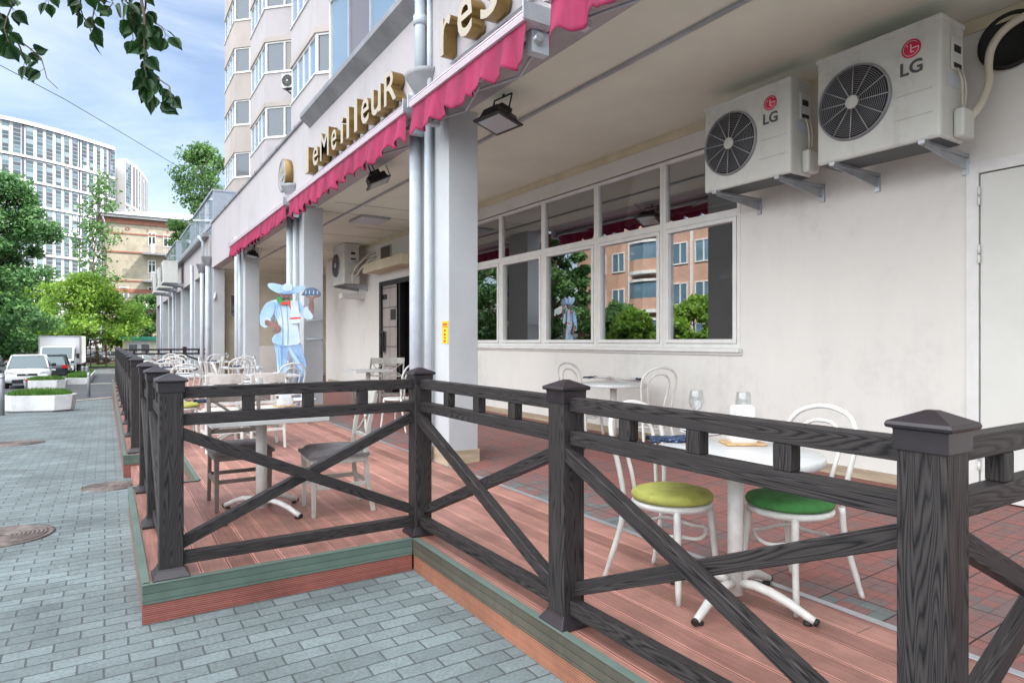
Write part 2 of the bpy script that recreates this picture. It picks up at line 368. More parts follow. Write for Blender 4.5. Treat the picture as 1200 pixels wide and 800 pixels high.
# ================= WOODEN DECK =================
def ribmat(name,c,c2,axis,per,line,depth=.5,grain=(1,1,1)):
    m,nt,bs=newmat(name); L=nt.links
    tc=N(nt,'ShaderNodeTexCoord'); sp=N(nt,'ShaderNodeSeparateXYZ'); L.new(tc.outputs['Object'],sp.inputs[0])
    fr=N(nt,'ShaderNodeMath',operation='DIVIDE'); fr.inputs[1].default_value=per; L.new(sp.outputs[axis],fr.inputs[0])
    f2=N(nt,'ShaderNodeMath',operation='FRACT'); L.new(fr.outputs[0],f2.inputs[0])
    mp=N(nt,'ShaderNodeMapping'); mp.inputs['Scale'].default_value=grain; L.new(tc.outputs['Object'],mp.inputs['Vector'])
    n=N(nt,'ShaderNodeTexNoise'); n.inputs['Scale'].default_value=6; n.inputs['Detail'].default_value=6; L.new(mp.outputs[0],n.inputs['Vector'])
    fl=N(nt,'ShaderNodeMath',operation='FLOOR'); L.new(fr.outputs[0],fl.inputs[0])
    wn=N(nt,'ShaderNodeTexWhiteNoise',noise_dimensions='1D'); L.new(fl.outputs[0],wn.inputs['W'])
    a=N(nt,'ShaderNodeMath',operation='MULTIPLY_ADD'); a.inputs[1].default_value=.42; L.new(wn.outputs['Value'],a.inputs[0]); 
    s=N(nt,'ShaderNodeMath',operation='MULTIPLY'); s.inputs[1].default_value=.8; L.new(n.outputs[0],s.inputs[0]); L.new(s.outputs[0],a.inputs[2])
    r=ramp(nt,[(.25,c),(.85,c2)]); L.new(a.outputs[0],r.inputs[0])
    g=ramp(nt,line); L.new(f2.outputs[0],g.inputs[0])
    mx=N(nt,'ShaderNodeMix',data_type='RGBA',blend_type='MULTIPLY'); mx.inputs['Factor'].default_value=1
    L.new(r.outputs[0],mx.inputs['A']); L.new(g.outputs[0],mx.inputs['B'])
    dn=N(nt,'ShaderNodeTexNoise'); dn.inputs['Scale'].default_value=1.7; dn.inputs['Detail'].default_value=8; dn.inputs['Roughness'].default_value=.7; L.new(tc.outputs['Object'],dn.inputs['Vector'])
    dr=ramp(nt,[(.34,(.62,.62,.60)),(.56,(1,1,1)),(.75,(1.12,1.10,1.08))]); L.new(dn.outputs[0],dr.inputs[0])
    mx2=N(nt,'ShaderNodeMix',data_type='RGBA',blend_type='MULTIPLY'); mx2.inputs['Factor'].default_value=1; L.new(mx.outputs['Result'],mx2.inputs['A']); L.new(dr.outputs[0],mx2.inputs['B']); L.new(mx2.outputs['Result'],bs.inputs['Base Color'])
    bs.inputs['Roughness'].default_value=.5
    bp=N(nt,'ShaderNodeBump'); bp.inputs['Strength'].default_value=depth; bp.inputs['Distance'].default_value=.004
    L.new(g.outputs[0],bp.inputs['Height']); L.new(bp.outputs[0],bs.inputs['Normal'])
    return m
W=lambda v:(v,v,v)
M['deck']=ribmat('composite deck boards',(.21,.092,.072),(.44,.215,.172),'X',.148,[(0,W(1.9)),(.035,W(1.9)),(.05,W(.25)),(.075,W(.25)),(.09,W(1.9)),(.13,W(1.8)),(.15,W(.95)),(.97,W(1.0))],.4,(9,.5,9))
M['deckedge']=ribmat('ribbed deck nosing',(.32,.13,.11),(.40,.17,.14),'Y',.012,[(0,W(.6)),(.3,W(1)),(.8,W(1)),(1,W(.6))],.5,(1,1,1))
M['ribred']=ribmat('ribbed red board',(.25,.07,.055),(.31,.10,.075),'Z',.011,[(0,W(.45)),(.3,W(1)),(.75,W(1.05)),(1,W(.45))],.8,(1,1,4))
M['ribgreen']=ribmat('green trim board',(.075,.115,.095),(.10,.145,.12),'Z',.04,[(0,W(.55)),(.12,W(1)),(.9,W(1)),(1,W(.6))],.6,(1,1,4))
t=thing('terrace_deck','raised reddish brown composite deck with green trim, along the pavement','deck',(0,0,0))
XL,XR,XI,YF=.18,3.0,1.72,3.93
b=MB()
z=.2
b.box(XI,XR,.70,YF,.15,z); b.box(XL,XR,YF,6.62,.15,z); b.box(.73,XR,6.62,8.5,.15,z); b.box(XL,XR,8.5,25.9,.15,z)
bd=obj('boards',b,'deck',t)
b=MB().box(XL+.05,.72,6.65,8.47,.0,.09); obj('step',b,'deck',t)
# joints between board ends
b=MB()
random.seed(3)
for i in range(60):
    k=random.randint(2,19); x=k*.148+.0148; y=random.uniform(1,20)
    if x<XI and y<4.1: continue
    b.box(x,x+.128,y,y+.003,z+.0006,z+.0012)
obj('board_joint',b,'seam',t)
# edge profile: green nosing + ribbed red riser, as mitred runs  (x0,y0)->(x1,y1), outward normal
M['olive']=ribmat('olive brown trim board',(.075,.068,.05),(.10,.09,.068),'Z',.04,[(0,W(.55)),(.12,W(1)),(.9,W(1)),(1,W(.6))],.6,(1,4,1))
M['orriser']=ribmat('ribbed orange riser',(.33,.13,.08),(.40,.17,.10),'Z',.011,[(0,W(.45)),(.3,W(1)),(.75,W(1.05)),(1,W(.45))],.8,(1,4,1))
def edge(p,q,n,zr=0,mt='ribgreen',mr='ribred'):
    (x0,y0),(x1,y1)=p,q
    def bx(o0,o1,za,zb):
        if n[0]: xa,xb=sorted((x0+n[0]*o0,x0+n[0]*o1)); return (xa,xb,min(y0,y1),max(y0,y1),za,zb)
        ya,yb=sorted((y0+n[1]*o0,y0+n[1]*o1)); return (min(x0,x1),max(x0,x1),ya,yb,za,zb)
    g=MB().box(*bx(0,.022,.105,.206)); obj('edge_trim',g,mt,t,.002); obj('edge_bead',MB().box(*bx(-.016,.024,.2065,.211)),'green',t,.001)
    r=MB().box(*bx(0,.016,zr,.1045)); obj('riser',r,mr,t,.001)
edge((XL-.022,YF),(XI-.024,YF),(0,-1),-.02); edge((XL,YF+.001),(XL,6.62),(-1,0),-.06); edge((XL+.002,6.62),(.728,6.62),(0,1),-.05)
edge((.73,6.645),(.73,8.475),(-1,0),-.05); edge((XL-.02,8.5),(.73,8.5),(0,-1),-.06); edge((XL,8.501),(XL,25.9),(-1,0),-.4)
edge((XI,.70),(XI,YF-.024),(-1,0),-.02,'olive','orriser'); edge((XI-.022,.70),(XR,.70),(0,-1),-.02)
b=MB().box(XR,XR+.045,.70,25.9,.15,.2035); obj('inner_trim',b,'alu',t,.002)

# ================= TILED TERRACE =================
m,nt,bs=newmat('terrace tiles'); L=nt.links
tc=N(nt,'ShaderNodeTexCoord'); sp=N(nt,'ShaderNodeSeparateXYZ'); L.new(tc.outputs['Object'],sp.inputs[0])
def mth(op,a,bv=None,c=None):
    n=N(nt,'ShaderNodeMath',operation=op)
    for i,q in enumerate((a,bv,c)):
        if q is None: continue
        if isinstance(q,(int,float)): n.inputs[i].default_value=q
        else: L.new(q,n.inputs[i])
    return n.outputs[0]
X,Y=sp.outputs['X'],sp.outputs['Y']
T=.32; S=T/4
def line(v,per,w):
    f=mth('FRACT',mth('DIVIDE',v,per)); d=mth('ABSOLUTE',mth('SUBTRACT',f,.5)); return mth('GREATER_THAN',d,.5-w)
grout=mth('MAXIMUM',line(X,T,.012),line(Y,T,.012)); sub=mth('MAXIMUM',line(X,S,.05),line(Y,S,.05))
ix=mth('FLOOR',mth('DIVIDE',X,S)); iy=mth('FLOOR',mth('DIVIDE',Y,S))
chk=mth('MODULO',mth('ABSOLUTE',mth('ADD',ix,iy)),2.0)
rx=mth('SINE',mth('MULTIPLY',X,2*PI/S*6)); ry=mth('SINE',mth('MULTIPLY',Y,2*PI/S*6))
rib=mth('ADD',mth('MULTIPLY',rx,chk),mth('MULTIPLY',ry,mth('SUBTRACT',1.0,chk)))
cv=N(nt,'ShaderNodeCombineXYZ'); L.new(ix,cv.inputs[0]); L.new(iy,cv.inputs[1])
wn=N(nt,'ShaderNodeTexWhiteNoise',noise_dimensions='2D'); L.new(cv.outputs[0],wn.inputs['Vector'])
cv2=N(nt,'ShaderNodeCombineXYZ'); L.new(mth('FLOOR',mth('DIVIDE',X,T)),cv2.inputs[0]); L.new(mth('FLOOR',mth('DIVIDE',Y,T)),cv2.inputs[1])
wn2=N(nt,'ShaderNodeTexWhiteNoise',noise_dimensions='2D'); L.new(cv2.outputs[0],wn2.inputs['Vector'])
nz=N(nt,'ShaderNodeTexNoise'); nz.inputs['Scale'].default_value=1.6; nz.inputs['Detail'].default_value=5; L.new(tc.outputs['Object'],nz.inputs['Vector'])
nz2=N(nt,'ShaderNodeTexNoise'); nz2.inputs['Scale'].default_value=30; nz2.inputs['Detail'].default_value=4; L.new(tc.outputs['Object'],nz2.inputs['Vector'])
# greyer and greener near the deck edge
edgef=mth('MULTIPLY',mth('SUBTRACT',3.75,X),.55)
v=mth('ADD',mth('ADD',mth('MULTIPLY',wn.outputs['Value'],.42),mth('MULTIPLY',wn2.outputs['Value'],.12)),mth('MULTIPLY',nz.outputs[0],.55))
v=mth('ADD',v,mth('MULTIPLY',mth('MAXIMUM',edgef,0.0),mth('MULTIPLY_ADD',nz.outputs[0],1.6,-.1)))
r=ramp(nt,[(.35,(.31,.105,.088)),(.62,(.25,.11,.10)),(.82,(.19,.12,.12)),(.97,(.14,.15,.15)),(1.0,(.15,.175,.175))]); L.new(v,r.inputs[0])
dk=mth('SUBTRACT',1.0,mth('ADD',mth('MULTIPLY',grout,.72),mth('MULTIPLY',sub,.25)))
dk=mth('MULTIPLY',dk,mth('MULTIPLY_ADD',rib,.13,.92)); dk=mth('MULTIPLY',dk,mth('MULTIPLY_ADD',nz2.outputs[0],.6,.7))
mx=N(nt,'ShaderNodeMix',data_type='RGBA',blend_type='MULTIPLY'); mx.inputs['Factor'].default_value=1
L.new(r.outputs[0],mx.inputs['A']); cc=N(nt,'ShaderNodeCombineColor'); 
for q in range(3): L.new(dk,cc.inputs[q])
L.new(cc.outputs[0],mx.inputs['B']); L.new(mx.outputs['Result'],bs.inputs['Base Color']); bs.inputs['Roughness'].default_value=.55
bp=N(nt,'ShaderNodeBump'); bp.inputs['Strength'].default_value=.6; bp.inputs['Distance'].default_value=.003; L.new(dk,bp.inputs['Height']); L.new(bp.outputs[0],bs.inputs['Normal'])
M['tile']=m
WX=5.6
def zt(x): return .2+(x-3.0)*.1/2.6
b=MB().quad((3.045,-8,zt(3.045)),(9,-8,zt(WX)+.1),(9,60,zt(WX)+.1),(3.045,60,zt(3.045)))
b=MB(); b.quad((3.045,-8,zt(3.045)),(WX,-8,zt(WX)),(WX,60,zt(WX)),(3.045,60,zt(3.045))); b.quad((WX,-8,zt(WX)),(9.5,-8,zt(WX)),(9.5,60,zt(WX)),(WX,60,zt(WX)))
b.quad((3.0451,-8,-1),(3.0451,60,-1.2),(3.0451,60,zt(3.045)),(3.0451,-8,zt(3.045)))
o=obj('terrace_tiles',b,'tile'); tag(o,kind='structure')

# ================= RESTAURANT BUILDING =================
B=thing('restaurant_building','long white plastered arcade building with a deep canopy, pillars and a brass letter sign','building',(0,0,0))
CZ=3.95
# main wall with window opening (Y 4.39..10.48, z 1.43..3.65) and door opening at the far end (12.6..14.9 z<2.95), front door leaf at Y<2.3
WY0,WY1,WZ0,WZ1=4.39,10.48,1.43,3.65
b=MB(); T_=.28
b.box(WX,WX+T_,-8,.95,.0,CZ); b.box(WX,WX+T_,.95,2.30,2.80,CZ); b.box(WX,WX+T_,2.30,WY0,0,CZ)
b.box(WX,WX+T_,WY0,WY1,0,WZ0); b.box(WX,WX+T_,WY0,WY1,WZ1,CZ)
b.box(WX,WX+T_,WY1,12.65,0,CZ); b.box(WX,WX+T_,12.65,14.85,2.93,CZ); b.box(WX,WX+T_,14.85,19.1,0,CZ)
b.box(WX,9.2,19.1,19.38,0,CZ)
obj('wall',b,'plaster',B)
b=MB()
for a,c in ((-8,.9),(2.36,12.55),(14.95,19.1)): b.box(WX-.018,WX,a,c,zt(WX)-.05,zt(WX)+.085)
obj('skirting',b,'stone',B,.003)
b=MB().box(WX-.02,WX-.001,-8,19.1,CZ-.10,CZ-.002)
for k in range(28): b.lathe([(0,0),(.006,0)],c=(WX-.021,-6+k*.9,CZ-.05),seg=6,axis='X',cap=False)
obj('cornice',b,'trimcream',B,.003)
# ceiling with seams
b=MB().box(3.252,9.2,-8,23.95,CZ,CZ+.04); ce=obj('ceiling',b,'ceil',B)
b=MB()
for y in (11.2,12.1,14.6,17.2,19.8): b.box(3.4,WX-.03,y,y+.014,CZ-.003,CZ-.0005)
b.box(4.5,WX-.03,13.4,13.414,CZ-.003,CZ-.0005)
obj('ceiling_joint',b,'seam',ce)
b=MB().box(3.84,3.88,-6,23.5,CZ-.03,CZ-.001); obj('ceiling_track',b,'alu',B,.003)
# fascia above the canopy
b=MB().box(2.97,3.25,-8,23.5,CZ-.0,5.42); b.box(3.25,9.2,-8,23.5,CZ+.05,5.40); b.box(3.02,3.252,23.5,23.95,CZ,CZ+.05); obj('fascia',b,'plaster2',B)
b=MB().box(2.93,3.3,11.2,23.55,5.42,5.47); 
for k in range(16): b.box(2.915,2.95,11.4+k*.75,11.43+k*.75,5.41,5.48)
obj('roof_edge',b,'ledge',B,.004)
b=MB(); b.add([(2.97,y,z_) for y in (-6,11.25) for z_ in (5.18,)]+[(2.80,y,5.32) for y in (-6,11.25)]+[(2.80,y,5.40) for y in (-6,11.25)]+[(2.97,y,5.44) for y in (-6,11.25)],
  [(0,1,3,2),(2,3,5,4),(4,5,7,6),(0,2,4,6),(1,7,5,3),(0,6,7,1)])
obj('balcony_ledge',b,'ledge',B,.004)
# cross wall at the end of the arcade with a dark window
b=MB(); YC=24.0
b.box(3.02,3.62,YC,YC+.3,0,CZ); b.box(3.62,4.22,YC,YC+.3,3.12,CZ); b.box(3.62,4.22,YC,YC+.3,0,1.95); b.box(4.22,9.2,YC,YC+.3,0,CZ); b.box(9.2,9.4,-8,24,-.2,CZ)
obj('end_wall',b,'cream',B)
w=obj('window',MB().box(3.60,4.24,YC-.02,YC+.04,2.30,2.36).box(3.60,3.64,YC-.02,YC+.04,1.93,3.14).box(4.20,4.24,YC-.02,YC+.04,1.93,3.14).box(3.64,4.2,YC-.02,YC+.04,3.10,3.14).box(3.64,4.2,YC-.02,YC+.04,1.93,1.97),'cream',B,.004)
obj('pane',MB().box(3.64,4.2,YC+.05,YC+.06,2.36,3.10),'darkglass',w); obj('shutter',MB().box(3.64,4.2,YC+.03,YC+.05,1.97,2.30),'trimcream',w)
# pillars of the arcade
for i in range(4):
    y0=6.02+5.83*i if i<3 else 23.4
    if i==3: y0=23.5
    b=MB().box(3.02,3.37,y0,y0+.78 if i<3 else 24.3,.15,CZ); p=obj('pillar',b,'pillar',B,.008)
    b=MB().box(3.005,3.385,y0-.015,y0+.795,zt(3.1)-.02,zt(3.1)+.15); obj('skirting',b,'stone',p,.004)
    # downpipes
    obj('downpipe',MB().tube([(2.93,y0+.66,.22),(2.93,y0+.66,4.28)],.062,14),'pipe',p)
    obj('downpipe',MB().tube([(2.955,y0+.36,.22),(2.955,y0+.36,CZ)],.042,14),'pipe',p)
for i in (-1,):
    obj('pillar',MB().box(3.02,3.37,.05,.40,.15,CZ) if False else MB().box(3.02,3.37,-6.2,-5.4,.15,CZ),'pillar',B,.008)
# hoppers on the fascia
def hopper(y,zb=4.28,zt_=4.60,s=1.0,up=True):
    b=MB(); 
    prof=[(.065,0),(.085,.04),(.24*s,.26),(.26*s,.30),(.24*s,.315),(.2*s,.30)]
    vs=[];n=13
    for r_,z_ in prof:
        for k in range(n):
            a=PI/2+PI*k/(n-1); vs.append((2.965+r_*math.cos(a)*.8,y+r_*math.sin(a),zb+z_))
    fs=[(i*n+k,i*n+k+1,(i+1)*n+k+1,(i+1)*n+k) for i in range(len(prof)-1) for k in range(n-1)]
    b.add(vs,fs,0,True); h=obj('rain_hopper',b,'ledge',B)
    if up: obj('downpipe',MB().tube([(2.90,y-.03,zb+.2),(2.90,y-.03,5.0),(2.90,y-.03,5.22),(2.84,y-.03,5.34),(2.84,y-.03,6.4)],.06,14).tube([(2.90,y-.03,4.95),(2.90,y-.03,5.05)],.075,14),'pipe',h)
    return h
hopper(6.50,4.13)
hopper(12.45,4.12,up=False); 
# thin second pipe beside it
obj('downpipe',MB().tube([(2.945,6.33,CZ+.02),(2.945,6.33,5.6)],.028,10),'pipe',B)
hp=obj('rain_hopper',MB().lathe([(.07,0),(.09,.03),(.20,.30),(.21,.33)],c=(2.86,23.62,4.0),seg=4,cap=False),'alu',B)
obj('downpipe',MB().tube([(2.86,23.62,-.2),(2.86,23.62,4.02)],.07,12),'pipe',hp)
hp=obj('rain_hopper',MB().lathe([(.07,0),(.09,.03),(.20,.30),(.21,.33)],c=(2.86,25.1,3.9),seg=4,cap=False),'alu',B)
obj('downpipe',MB().tube([(2.86,25.1,-.2),(2.86,25.1,3.92)],.07,12),'pipe',hp)
obj('downpipe',MB().tube([(2.86,24.9,4.2),(2.86,24.9,5.0),(2.7,24.9,5.2)],.05,12),'pipe',B)
obj('swan_neck_pipe',MB().tube([(3.35,23.9,3.85),(3.2,23.8,3.84),(3.14,23.7,3.7),(3.12,23.6,3.3),(3.06,23.45,2.95),(3.0,23.4,2.9)],.04,10),'pipe',B)
# the dining-room window: five bays, each frame with a top light and a lower pane
ys=[WY0,5.50,6.73,7.98,9.23,WY1]
for a,c in zip(ys,ys[1:]):
    fb=MB(); fw=.055; x0,x1=WX-.005,WX+.075
    def fr(y0,y1,z0,z1,w_,x0,x1):
        fb.box(x0,x1,y0,y0+w_,z0,z1); fb.box(x0,x1,y1-w_,y1,z0,z1); fb.box(x0,x1,y0+w_,y1-w_,z0,z0+w_); fb.box(x0,x1,y0+w_,y1-w_,z1-w_,z1)
    fr(a+.002,c-.002,WZ0,WZ1-.02,.045,x0,x1); fb.box(x0+.001,x1,a+.047,c-.047,2.82,2.90)
    fr(a+.05,c-.05,WZ0+.05,2.815,.045,x0-.012,x1-.01)
    for zz in (1.9,2.5): fb.box(x0-.02,x0-.01,a+.045,a+.062,zz,zz+.03)
    w=obj('window',fb,'upvc',B,.004)
    obj('pane',MB().box(WX+.03,WX+.036,a+.09,c-.09,WZ0+.09,2.775),'glass',w)
    obj('pane',MB().box(WX+.03,WX+.036,a+.046,c-.046,2.90,WZ1-.065),'glass',w)
b=MB().box(WX-.07,WX+.0,WY0-.02,WY1+.05,WZ0-.045,WZ0-.004); b.box(WX-.03,WX-.002,WY0-.02,WY1,WZ0-.075,WZ0-.047); obj('sill',b,'upvc',B,.006)
# dining room seen through the glass
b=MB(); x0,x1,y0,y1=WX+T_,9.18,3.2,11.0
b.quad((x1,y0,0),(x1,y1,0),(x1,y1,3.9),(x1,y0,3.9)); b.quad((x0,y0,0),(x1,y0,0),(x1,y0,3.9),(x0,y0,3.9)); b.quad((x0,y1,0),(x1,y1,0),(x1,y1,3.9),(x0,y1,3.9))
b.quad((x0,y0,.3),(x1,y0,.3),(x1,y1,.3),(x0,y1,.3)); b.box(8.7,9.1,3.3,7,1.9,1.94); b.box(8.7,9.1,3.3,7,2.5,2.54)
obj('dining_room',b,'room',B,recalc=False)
t=thing('pendant_lamp','grey enamel pendant lamp hanging inside the rightmost window','lamp',(WX+.75,4.95,2.25))
obj('lamp_shade',MB().lathe([(.27,-.02),(.275,0),(.24,.06),(.12,.16),(.06,.20),(.05,.27)],cap=False),'alu',t); obj('cord',MB().tube([(0,0,.26),(0,0,1.6)],.008,6),'black',t)
# far service doorway: black frame, glazed leaf with a tile-grid reflection painted on its pane
w=obj('door',MB().box(WX-.03,WX+.1,12.65,12.78,zt(WX),2.93).box(WX-.03,WX+.1,14.72,14.85,zt(WX),2.93).box(WX-.03,WX+.1,12.78,14.72,2.82,2.93).box(WX-.03,WX+.1,14.0,14.72,.3,.55).box(WX-.025,WX+.1,13.55,13.62,.3,2.82),'black',B,.004)
M['tilereflpane']=brickmat('glass with painted tile reflection',(.40,.35,.33),(.43,.38,.36),(.05,.04,.04),.62,.46,.012,'YZ',.3,.1,off=0.,var=.15)
obj('pane',MB().box(WX+.02,WX+.03,13.85,14.72,.55,2.82),'tilereflpane',w); obj('dark_opening',MB().box(WX+.4,WX+.42,12.5,14.3,.3,2.9).box(WX+.1,WX+.4,12.4,12.5,.3,2.9),'room',w)
obj('handle',MB().tube([(WX-.09,14.55,1.2),(WX-.09,14.55,1.7)],.02,8).box(WX-.06,WX-.03,14.48,14.64,1.25,1.75),'black',w)
obj('notice',MB().box(WX+.01,WX+.018,14.45,14.7,2.5,2.62).box(WX+.01,WX+.018,13.9,14.2,2.0,2.25),'black',w)
obj('roller_blind_box',MB().box(WX-.42,WX-.001,12.5,14.9,3.12,3.34),'trimcream',B,.01)
w=obj('vent_grille',MB().box(WX-.03,WX,14.1,14.75,3.36,3.76),'alu',B,.004); b=MB()
for k in range(10): b.box(WX-.04,WX-.03,14.15,14.70,3.40+k*.034,3.418+k*.034)
b.box(WX-.032,WX-.0305,14.14,14.71,3.39,3.74); obj('louvre',b,'seam',w)
# right-hand service door
w=obj('door',MB().box(WX-.012,WX+.05,2.225,2.31,zt(WX),2.86).box(WX-.012,WX+.05,.94,2.225,2.775,2.86).box(WX-.012,WX+.05,.94,1.02,zt(WX),2.775),'white',B,.003)
M['doorw']=mat('door leaf paint',(.64,.65,.62),.55,.06,1.2,.03,20)
obj('door_leaf',MB().box(WX-.004,WX+.04,1.025,2.215,zt(WX)+.01,2.765),'doorw',w,.003)
b=MB()
for z_ in (2.60,2.16,.6): b.tube([(WX-.022,2.218,z_-.07),(WX-.022,2.218,z_-.004)],.011,8).tube([(WX-.022,2.218,z_+.004),(WX-.022,2.218,z_+.07)],.011,8)
obj('hinge',b,'white',w)
w=obj('round_vent',MB().lathe([(.20,0),(.21,-.02),(.18,-.03),(.175,-.01),(0,-.01)],c=(WX,2.02,3.70),seg=32,axis='X',cap=False),'acdark',B)
# ceiling light panel
w=obj('ceiling_light',MB().box(4.15,4.75,12.0,12.75,CZ-.045,CZ-.004),'alu',B,.004); obj('diffuser',MB().box(4.18,4.72,12.03,12.72,CZ-.05,CZ-.046),'panel',w)
# yellow notice on the big pillar
t=thing('warning_sticker','small yellow notice with red marks stuck on the nearest white pillar','notice',(3.019,6.10,1.585))
obj('sheet',MB().box(-.004,0,-.075,.065,-.105,.13),'yellow',t)
b=MB()
random.seed(5)
b.box(-.0052,-.0045,-.07,.06,.065,.07)
for k in range(5): b.box(-.0052,-.0045,-.05+k*.022,-.037+k*.022,.08,.11)
for k,zz in enumerate((.02,-.02,-.055,-.09)): b.box(-.0052,-.0045,-.02,.015+.01*(k%2),zz,zz+.018)
obj('print',b,'red',t)
# handles / bars on the second pillar, facing us
for z_ in (1.88,1.54):
    b=MB(); b.tube([(3.06,11.80,z_),(3.34,11.80,z_)],.014,8)
    for x in (3.07,3.33): b.tube([(x,11.80,z_),(x,11.86,z_)],.012,6)
    obj('wall_rail',b,'pipe',B)
# inner white partition and railing at the far end
b=MB().box(3.5,5.0,22.2,22.3,.2,1.35); obj('low_partition',b,'plaster',B,.01)
t=thing('white_railing','thin pale metal railing in front of the tan end wall','railing',(0,0,0))
b=MB()
for k in range(22): b.tube([(4.6+k*.17,21.2,.3),(4.6+k*.17,21.2,1.55)],.012,5)
obj('baluster',b,'conc',t); tag(t.children[0],kind='stuff'); obj('handrail',MB().tube([(4.5,21.2,1.55),(8.4,21.2,1.55)],.02,6).tube([(4.5,21.2,.4),(8.4,21.2,.4)],.014,6),'conc',t)

# glazed balcony over the ledge
w=obj('balcony_glazing',MB().box(2.93,3.0,-6,9.98,5.44,5.50).box(2.93,3.0,-6,9.98,6.75,6.82).box(2.93,3.0,9.93,9.98,5.5,6.75).box(2.97,4.3,9.90,9.98,5.42,5.5),'upvc',B,.003)
b=MB(); y=9.93; k=0
kinds=['skyglass','curtain','skyglass','curtain','skyglass','skyglass']
while y>-5:
    obj('pane',MB().box(2.955,2.965,y-.86,y-.02,5.5,6.75),kinds[k%6],w); b.box(2.93,3.0,y-.92,y-.86,5.5,6.75); y-=.9; k+=1
obj('mullion',b,'upvcg',w)
obj('balcony_roof',MB().box(2.85,7,-6,9.99,6.82,6.9),'plaster2',B)
obj('balcony_core',MB().box(3.4,7,-6,9.5,5.42,6.82),'room',B)

# ================= ANNEX FARTHER ALONG THE STREET =================
A=thing('annex_building','low white arcade beyond the restaurant with glazed roof balconies','building',(0,0,0))
b=MB().box(3.0,3.3,24.32,52,CZ,5.2); b.box(3.3,9,24.32,52,CZ+.02,5.15); b.box(8.0,8.2,24.32,52,-1.2,CZ); b.box(3.0,9,51.9,52.2,-1.2,5.2); obj('wall',b,'plaster2',A)
for i,(y0,w_) in enumerate([(28.7,1.2),(33.6,.9),(37.2,1.1),(41.3,.8),(46.2,.9)]):
    b=MB().box(3.0,4.6,y0,y0+w_,-1.2,CZ-.001); p=obj('pillar',b,'pillar',A,.01)
    if i in (0,2,4): obj('downpipe',MB().tube([(2.93,y0+.4,-1),(2.93,y0+.4,4.6)],.06,8),'pipe',p)
obj('ledge',MB().box(2.8,3.0,24.4,51,5.12,5.26),'ledge',A,.01)
for (ya,yb,zt_,kk) in ((23.6,29.6,6.55,5),(30.4,35.0,6.45,4),(37.,44.,6.6,5)):
    g=obj('roof_balcony',MB().box(3.02,3.9,ya+.0,ya+.05,5.47 if ya<24 else 5.2,zt_).box(3.02,3.08,ya+.05,yb,5.45,5.62).box(2.98,4.4,ya-.02,yb,zt_,zt_+.07),'upvcg',A,.01)
    n=int((yb-ya)/.8)
    for k in range(n): 
        y=ya+.06+k*.8; obj('pane',MB().box(3.03,3.05,y,y+.74,5.62,zt_),['skyglass','darkglass','skyglass','curtain'][k%4],g)
text('house_number','20',.28,.006,'black',A,(2.985,27.2,4.13),FACE_NX,sx=1.2)

# ================= RESIDENTIAL TOWER WITH SAW-TOOTH BAYS =================
Tn=thing('apartment_tower','tall pale panel apartment tower with angled bay windows, rising above the arcade roof','building',(0,0,0))
b=MB().box(7.35,22,-14,43,5.3,34); obj('wall',b,'bbeige',Tn)
SILLS=[4.75+2.9*k for k in range(6)]
def bay(y0,first,colr):
    # footprint: bevel (7.35,y0-1.35) -> corner (6,y0) -> (6,y0+3.4) -> (7.35,y0+4.75)
    P=[(7.35,y0-1.35),(6.0,y0),(6.0,y0+3.4),(7.35,y0+4.75)]
    def slab(name,z0,z1,o,m):
        q=[(P[0][0],P[0][1]-o*1.4),(P[1][0]-o,P[1][1]-o*.4),(P[2][0]-o,P[2][1]+o*.4),(P[3][0],P[3][1]+o*1.4)]
        return obj(name,MB().prism(q,1,lambda u,v,w:(u,v,z0+w*(z1-z0))),m,Tn)
    for s in SILLS:
        if s<5: 
            continue
        slab('parapet',s-1.28,s,.0,colr); slab('cornice',s+1.42,s+1.62,.04,'bbeige'); slab('sill',s,s+.05,.05,'upvc')
        if s+1.62>19.5: slab('parapet',s+1.62,34,0,colr)
        # bevel window and street-side window
        d=Vector((P[0][0]-P[1][0],P[0][1]-P[1][1],0)); Lb=d.length; d.normalize(); nrm=Vector((-d.y,d.x,0)); 
        if nrm.y>0: nrm=-nrm
        for (p0,dd,LL,npn) in ((Vector((P[1][0],P[1][1],0)),d,Lb,2),(Vector((P[1][0],P[1][1],0)),Vector((0,1,0)),3.4,4)):
            nn=nrm if npn==2 else Vector((-1,0,0))
            def W3(u,v,w): q=p0+dd*u-nn*(.02+w); return (q.x,q.y,v)
            z0,z1=s+.05,s+1.42; fb=MB(); e=.09
            us=[e+(LL-2*e)*k/npn for k in range(npn+1)]
            fb.prism([(0,z0),(e,z0),(e,z1),(0,z1)],.1,W3); fb.prism([(LL-e,z0),(LL,z0),(LL,z1),(LL-e,z1)],.1,W3)
            fb.prism([(e,z0),(LL-e,z0),(LL-e,z0+.07),(e,z0+.07)],.1,W3); fb.prism([(e,z1-.07),(LL-e,z1-.07),(LL-e,z1),(e,z1)],.1,W3)
            for u in us[1:-1]: fb.prism([(u-.04,z0+.07),(u+.04,z0+.07),(u+.04,z1-.07),(u-.04,z1-.07)],.1,W3)
            f=obj('window',fb,'upvc',Tn)
            for k in range(npn):
                kk=random.choice(['bayglass','baycurtain','bayglass']) if npn==2 else random.choice(['skyglass','skyglass','skyglass','darkglass'])
                obj('pane',MB().prism([(us[k]+.03,z0+.06),(us[k+1]-.03,z0+.06),(us[k+1]-.03,z1-.06),(us[k]+.03,z1-.06)],.01,lambda u,v,w:W3(u,v,w+.04)),kk,f)
    slab('parapet',5.2,7.65-1.28,0,colr)
random.seed(11)
for y0,c_ in ((38.4,'bbeige'),(30.2,'plaster2'),(22.0,'plaster2'),(13.8,'plaster2')): bay(y0,True,c_)
